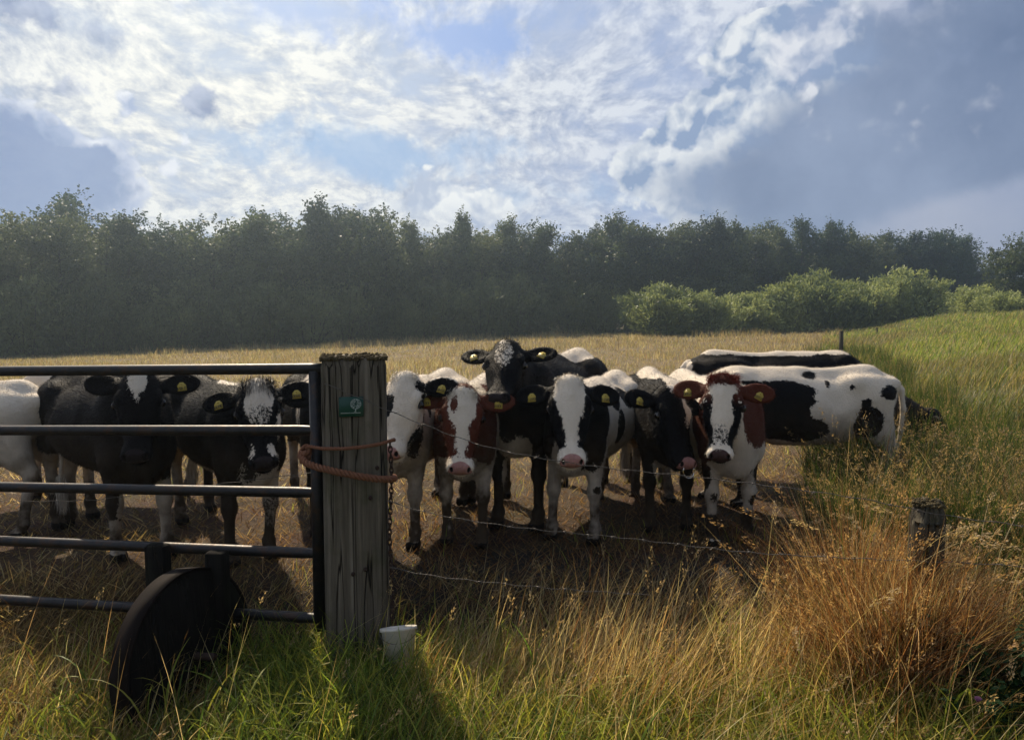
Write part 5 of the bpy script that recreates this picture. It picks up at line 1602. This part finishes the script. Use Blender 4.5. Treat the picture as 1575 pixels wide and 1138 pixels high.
PINK = (0.42, 0.22, 0.19); DARKN = (0.030, 0.022, 0.022)
COWS = [  # dirty: strength of the dirt and painted shade on the lower coat
 dict(seed=1, label='white cow cut off by the left edge, behind the gate', px=-185, Y=5.45, head=-93, poll_local=(0.5, 0, 1.15), pitch=40, yaw=10, base=0, hind=((0.05, 0), (-0.12, 0)), dirty=0.5,
      pat=[('B', 'd', -1.42, .2, .86, .1, .2, .09), ('B', 'd', -.3, 0, 1.1, .3, .5, .25), ('H', 'd', .1, 0, -.05, .3, .3, .3)], nose=DARKN),
 dict(seed=2, label='black cow with a white triangle on its forehead, nearest the gate on the left', px=213, Y=4.72, head=47, poll=(212, 573, 4.40), yaw=-8, pitch=66, base=1, fore=((0.03, 0.02), (-0.10, 0.02)), hind=((0.0, -0.02), (0.12, 0)), fat=1.06, scale=1.03,
      dark=(0.0042, 0.0034, 0.004), pat=[('H', 'w', .035, 0, .0, .085, .048, .10), ('H', 'w', .09, 0, .0, .06, .022, .10), ('B', 'w', 0, .15, .28, .3, .14, .24), ('B', 'w', 0.0, -.15, .16, .3, .12, .12), ('B', 'w', .06, -.06, .34, .1, .07, .18), ('B', 'w', -1.2, .2, .35, .3, .25, .22), ('B', 'w', -1.2, -.16, .42, .3, .10, .16), ('B', 'w', -1.35, -.12, .85, .06, .05, .1)],
      tags=('7184', None), ears=((0.05, 0), (0.28, 0)), nose=DARKN, tuft=dict(col=(0.03, 0.02, 0.018), n=300, len=0.03), dark_tail=1, roll=3),
 dict(seed=3, label='cow with a speckled grey-white face and shaggy black topknot, behind the gate', px=385, Y=4.75, head=38, poll=(395, 588, 4.42), yaw=5, roll=4, pitch=62, base=1, fore=((0.0, -0.02), (0.03, -0.02)), hind=((-0.15, 0.0), (0.1, 0)),
      pat=[('H', 'w', .10, 0, .01, .13, .078, .10), ('H', 'r', .19, 0, .01, .10, .09, .08), ('H', 'w', .39, .055, -.03, .035, .022, .05), ('H', 'w', .39, -.055, -.03, .03, .015, .05), ('H', 'w', .24, .10, -.09, .16, .022, .07),
           ('B', 'w', .12, .02, .62, .17, .11, .26), ('B', 'r', .16, -.10, .68, .12, .06, .22), ('B', 'w', .02, .13, .45, .10, .06, .24), ('B', 'r', .04, .14, .35, .10, .09, .16), ('B', 'w', 0, .08, 1.12, .2, .12, .12), ('B', 'w', -.35, .05, 1.15, .24, .10, .09), ('B', 'w', -1.2, -.1, .4, .3, .25, .33), ('B', 'w', -.7, 0, .5, .5, .2, .08)],
      tags=('3806', '3806'), ears=((0.02, 0), (0.05, 0)), nose=DARKN, tuft=dict(col=(0.035, 0.03, 0.03), n=1100, len=0.075, w=1.2, curl=0.8)),
 dict(seed=4, label='black and white cow mostly hidden behind the timber post and gate stile', px=512, Y=5.35, head=22, poll_local=(0.46, -0.05, 1.12), yaw=-12, pitch=60, base=1, fore=((0.0, 0.0), (0.05, 0)),
      pat=[('H', 'w', .15, 0, .01, .25, .05, .1), ('B', 'w', -.12, -.2, .98, .06, .2, .30), ('B', 'w', -.28, -.2, 1.08, .09, .25, .2), ('B', 'w', .0, -.16, .78, .03, .1, .2), ('B', 'w', -.62, -.1, 1.1, .2, .3, .14), ('B', 'w', 0.04, -.10, .3, .07, .05, .22), ('B', 'w', -1.2, 0, .3, .3, .4, .2)], nose=DARKN),
 dict(seed=5, label='white-faced cow with a black eye patch and pink nose, just right of the timber post', px=612, Y=5.02, head=-12, poll=(620, 577, 4.62), yaw=-20, roll=4, pitch=62, base=0, fore=((0.0, 0.0), (0.05, 0.0)), hind=((0.1, 0), (-0.1, 0)),
      pat=[('H', 'd', .19, -.085, -.03, .080, .075, .10), ('H', 'd', .045, .10, -.05, .05, .03, .05), ('H', 'd', .11, .12, -.09, .05, .025, .05), ('H', 'd', .045, .22, -.09, .08, .12, .09), ('H', 'd', .045, -.22, -.09, .08, .12, .09), ('B', 'd', .15, .17, .92, .10, .07, .28), ('B', 'd', -.05, .23, 1.02, .05, .08, .12), ('B', 'd', -.22, .2, 1.05, .04, .07, .10), ('B', 'd', -.5, -.25, .8, .3, .1, .2), ('H', 'd', .33, .07, -.16, .12, .03, .05)],
      tags=('2046', '2046'), ears=((0.22, 0), (0.0, 0)), nose=PINK, tuft=dict(col=(0.50, 0.46, 0.38), n=900, len=0.05), dirty=0.7),
 dict(seed=6, label='red-brown and white cow with a white blaze and a brown spot on its forehead', px=716, Y=5.08, head=-6, poll=(712, 597, 4.62), yaw=-4, roll=-4, pitch=66, base=0, fore=((0.05, 0.0), (-0.02, 0.0)), hind=((-0.1, 0), (0.1, 0)), scale=0.97,
      dark=(0.085, 0.026, 0.015), pat=[('H', 'd', .20, 0, -.07, .32, .48, .32), ('B', 'd', .15, 0, .90, .24, .36, .26), ('B', 'd', .10, .14, .80, .15, .12, .22), ('H', 'w', .06, 0, .01, .11, .088, .09), ('H', 'w', .13, 0, .01, .12, .078, .09), ('H', 'w', .28, .002, .02, .20, .038, .10), ('H', 'w', .46, 0, -.08, .075, .10, .10), ('H', 'd', .105, -.052, .0, .042, .020, .06),
           ('H', 'd', -.02, 0, -.03, .035, .07, .05), ('B', 'w', -.02, 0, 1.12, .16, .3, .16), ('B', 'd', -.40, .12, 1.13, .16, .07, .10), ('B', 'd', -.75, .16, 1.08, .16, .10, .12), ('B', 'd', -.3, -.26, .85, .2, .1, .16), ('B', 'w', .15, 0, .52, .15, .22, .16), ('B', 'd', .1, -.2, .7, .1, .06, .12)],
      tags=('1065', '1065'), nose=PINK, tuft=dict(col=(0.50, 0.44, 0.34), n=1000, len=0.055, w=1.1, dx=0.02), dirty=0.85),
 dict(seed=7, label='tall black cow raising its head above the herd, white speckles on its brow', px=802, Y=5.5, head=-24, poll=(779, 525, 5.10), yaw=-9, roll=3, pitch=42, base=1, fore=((0.0, 0.0), (0.06, 0.0)), hind=((-0.15, 0), (0.05, 0)), scale=1.13, hs=1.05,
      pat=[('H', 'w', .14, .01, .01, .07, .022, .07), ('H', 'w', .12, -.025, .01, .05, .012, .07), ('H', 'w', .02, -.02, .0, .03, .02, .05), ('H', 'r', .12, .0, .01, .13, .08, .10), ('B', 'w', .14, 0, .60, .14, .13, .20), ('B', 'w', -.7, 0, .52, .5, .2, .12), ('B', 'w', -.95, 0.02, 1.13, .32, .16, .10), ('B', 'w', -.45, -.02, 1.12, .12, .06, .06), ('B', 'w', .04, -.08, .36, .05, .045, .14), ('B', 'w', -1.2, 0, .4, .2, .3, .3)],
      tags=('4420', '4420'), ears=((0.28, 0), (0.22, 0)), nose=DARKN, tuft=dict(col=(0.02, 0.018, 0.018), n=500, len=0.035), dark_tail=1),
 dict(seed=8, label='black-headed cow with a broad white blaze and pink nose in the centre of the herd', px=885, Y=5.22, head=-22, poll=(876, 583, 4.70), yaw=4, pitch=64, base=0, fore=((0.0, 0.02), (0.02, -0.03)), hind=((-0.05, 0), (0.1, 0)), scale=1.0, hs=1.05,
      pat=[('H', 'd', .20, 0, -.07, .32, .48, .32), ('B', 'd', .10, 0, .93, .24, .34, .30), ('B', 'd', .10, .13, .78, .17, .13, .26), ('B', 'd', .10, -.13, .80, .17, .13, .20), ('H', 'w', .05, 0, .01, .13, .095, .09), ('H', 'w', .11, 0, .01, .15, .082, .09), ('H', 'w', .27, 0, .02, .20, .044, .10), ('H', 'w', .45, 0, -.07, .07, .095, .085),
           ('B', 'w', -.05, 0.05, 1.13, .16, .10, .14), ('B', 'd', -.30, .17, 1.02, .10, .09, .14), ('B', 'd', -.34, .25, .78, .08, .10, .14), ('B', 'd', -.62, .22, 1.02, .16, .10, .14), ('B', 'd', -.6, -.2, .95, .4, .12, .2), ('B', 'd', -1.1, .18, .95, .14, .1, .14), ('B', 'd', .19, -.02, .60, .04, .035, .06), ('B', 'd', .06, .17, .40, .04, .03, .028), ('B', 'd', .20, .05, .64, .03, .03, .05)],
      tags=('0551', '0551'), nose=PINK, tuft=dict(col=(0.52, 0.48, 0.40), n=900, len=0.045), dirty=0.6),
 dict(seed=9, label='black cow lowering its head with a silver nose ring and a white cheek', px=1024, Y=5.55, head=-3, poll=(1036, 598, 4.95), yaw=26, pitch=66, roll=-14, base=1, fore=((0.0, 0.02), (0.06, 0.0)), hind=((0.1, 0), (-0.1, 0)), scale=1.0,
      pat=[('H', 'w', .10, .085, -.03, .12, .045, .07), ('H', 'r', .22, .05, -.0, .08, .05, .06), ('H', 'w', .0, .02, -.02, .05, .07, .06), ('B', 'w', 0.0, 0.03, 1.12, .22, .07, .14), ('B', 'w', -.45, -.02, 1.13, .30, .07, .10), ('B', 'w', -.95, -.0, 1.13, .3, .14, .09), ('B', 'w', .08, 0, .50, .13, .12, .12), ('B', 'w', -.5, 0, .5, .5, .2, .12), ('B', 'w', 0.02, -.09, .40, .05, .04, .2), ('B', 'w', -1.2, 0, .45, .2, .3, .2)],
      tags=(None, '6127'), ears=((-0.1, 0), (0.0, 0)), nose=(0.40, 0.20, 0.18), ring=True, dark_tail=1, hairlen=1.2),
 dict(seed=10, label='cow with a rust-red curly topknot, white face and brown neck, right of the herd', px=1120, Y=5.12, head=4, poll=(1113, 582, 4.66), yaw=-3, roll=-2, pitch=68, base=0, fore=((-0.02, 0.0), (0.02, 0.0)), hind=((-0.1, -0.04), (0.12, 0.04)), scale=1.0, hs=0.97,
      pat=[('H', 'd', .20, 0, -.12, .30, .26, .12), ('H', 'd', .04, .2, -.09, .1, .14, .09), ('H', 'd', .04, -.2, -.09, .1, .14, .09), ('B', 'd', .16, 0, .92, .16, .26, .24), ('B', 'd', .0, .22, .86, .20, .12, .26), ('B', 'd', .06, -.20, .84, .20, .13, .24), ('H', 'w', .10, 0, .01, .15, .085, .09), ('H', 'w', .27, 0, .02, .19, .068, .09), ('H', 'r', .34, 0, .0, .11, .08, .07), ('H', 'd', -.01, 0, -.01, .055, .10, .07), ('H', 'd', .15, .075, -.02, .055, .022, .06), ('H', 'd', .15, -.075, -.02, .055, .022, .06),
           ('H', 'b', .04, 0, -.12, .14, .5, .14), ('B', 'b', .05, 0, .88, .40, .5, .34), ('H', 'd', .21, .10, -.06, .16, .035, .06), ('H', 'd', .21, -.10, -.06, .16, .035, .06), ('B', 'd', .05, .19, .55, .07, .045, .14), ('B', 'd', .03, -.17, .50, .05, .05, .13), ('B', 'd', .05, -.13, .36, .07, .03, .035), ('B', 'd', .05, .15, .32, .06, .03, .045), ('B', 'd', .15, -.02, .66, .05, .04, .06), ('B', 'd', .2, .07, .56, .03, .02, .02), ('B', 'd', -.5, .2, 1.0, .2, .12, .12), ('B', 'd', 0.03, .13, .12, .1, .1, .12), ('B', 'd', 0.03, -.13, .12, .1, .1, .12)],
      brownc=(0.075, 0.022, 0.012), tags=('5390', '5390'), ears=((0.03, 0), (0.03, 0)), nose=(0.06, 0.035, 0.032), tuft=dict(col=(0.22, 0.035, 0.02), n=2600, len=0.055, w=1.2, curl=0.1, fx=-0.1, dx=0.0), dirty=0.4),
 dict(seed=11, label='large white cow standing side-on, black saddle and black spots on its rump', px=1118, Y=6.2, head=-86, poll_local=(0.55, -0.1, 1.0), yaw=0, pitch=40, base=0, fore=((-0.10, 0.0), (0.08, 0.0)), hind=((0.05, 0), (-0.2, 0)), scale=1.03, fat=1.08,
      pat=[('B', 'd', -.14, .25, .78, .50, .40, .26), ('B', 'd', -.50, .25, .63, .22, .3, .11), ('B', 'd', -.35, .25, .95, .26, .15, .09), ('B', 'w', -.62, .25, .80, .08, .2, .07), ('B', 'd', -1.05, .22, .70, .115, .2, .13), ('B', 'd', -1.21, .15, .93, .11, .16, .065), ('B', 'd', -.72, .2, 1.0, .022, .2, .03), ('B', 'd', -.90, .2, .98, .018, .2, .022), ('B', 'd', -.60, .1, 1.07, .06, .2, .03), ('B', 'd', -1.02, .2, .85, .04, .2, .05), ('H', 'd', .1, 0, -.05, .3, .3, .3),
           ('B', 'd', .0, 0, .22, .2, .3, .18), ('B', 'd', -1.2, .12, .1, .2, .3, .12)], nose=DARKN, dirty=0.4),
 dict(seed=12, label='black cow with a thin white back line, behind the spotted white cow', px=1284, Y=7.35, head=88, poll_local=(0.86, 0.0, 0.60), yaw=-6, pitch=58, base=1, scale=1.10, fore=((0.05, 0), (-0.1, 0)),
      pat=[('B', 'w', -.55, 0, 1.15, 1.0, .15, .068), ('B', 'd', -.65, -.12, 1.10, .10, .05, .04), ('B', 'd', -.2, -.12, 1.10, .10, .05, .04), ('B', 'w', -1.38, 0, .95, .05, .2, .2), ('B', 'w', -.8, 0, .5, .3, .2, .1)], nose=DARKN, dark_tail=1),
 dict(seed=13, label='black and white cow side-on behind the gate cows on the left, only its back showing', px=78, Y=6.4, head=-84, poll_local=(0.5, 0.1, 0.85), yaw=0, pitch=55, base=1, scale=1.0, hind=((0.05, 0), (-0.2, 0)),
      pat=[('B', 'w', .0, 0, 1.05, .14, .3, .3), ('B', 'w', -1.15, 0, 1.14, .26, .14, .09), ('B', 'w', -.5, 0, 1.12, .2, .1, .06), ('B', 'w', -1.2, 0, .25, .3, .3, .2), ('B', 'w', 0, .1, .4, .1, .1, .2)], nose=DARKN),
]
for sp in COWS: build_cow(sp)
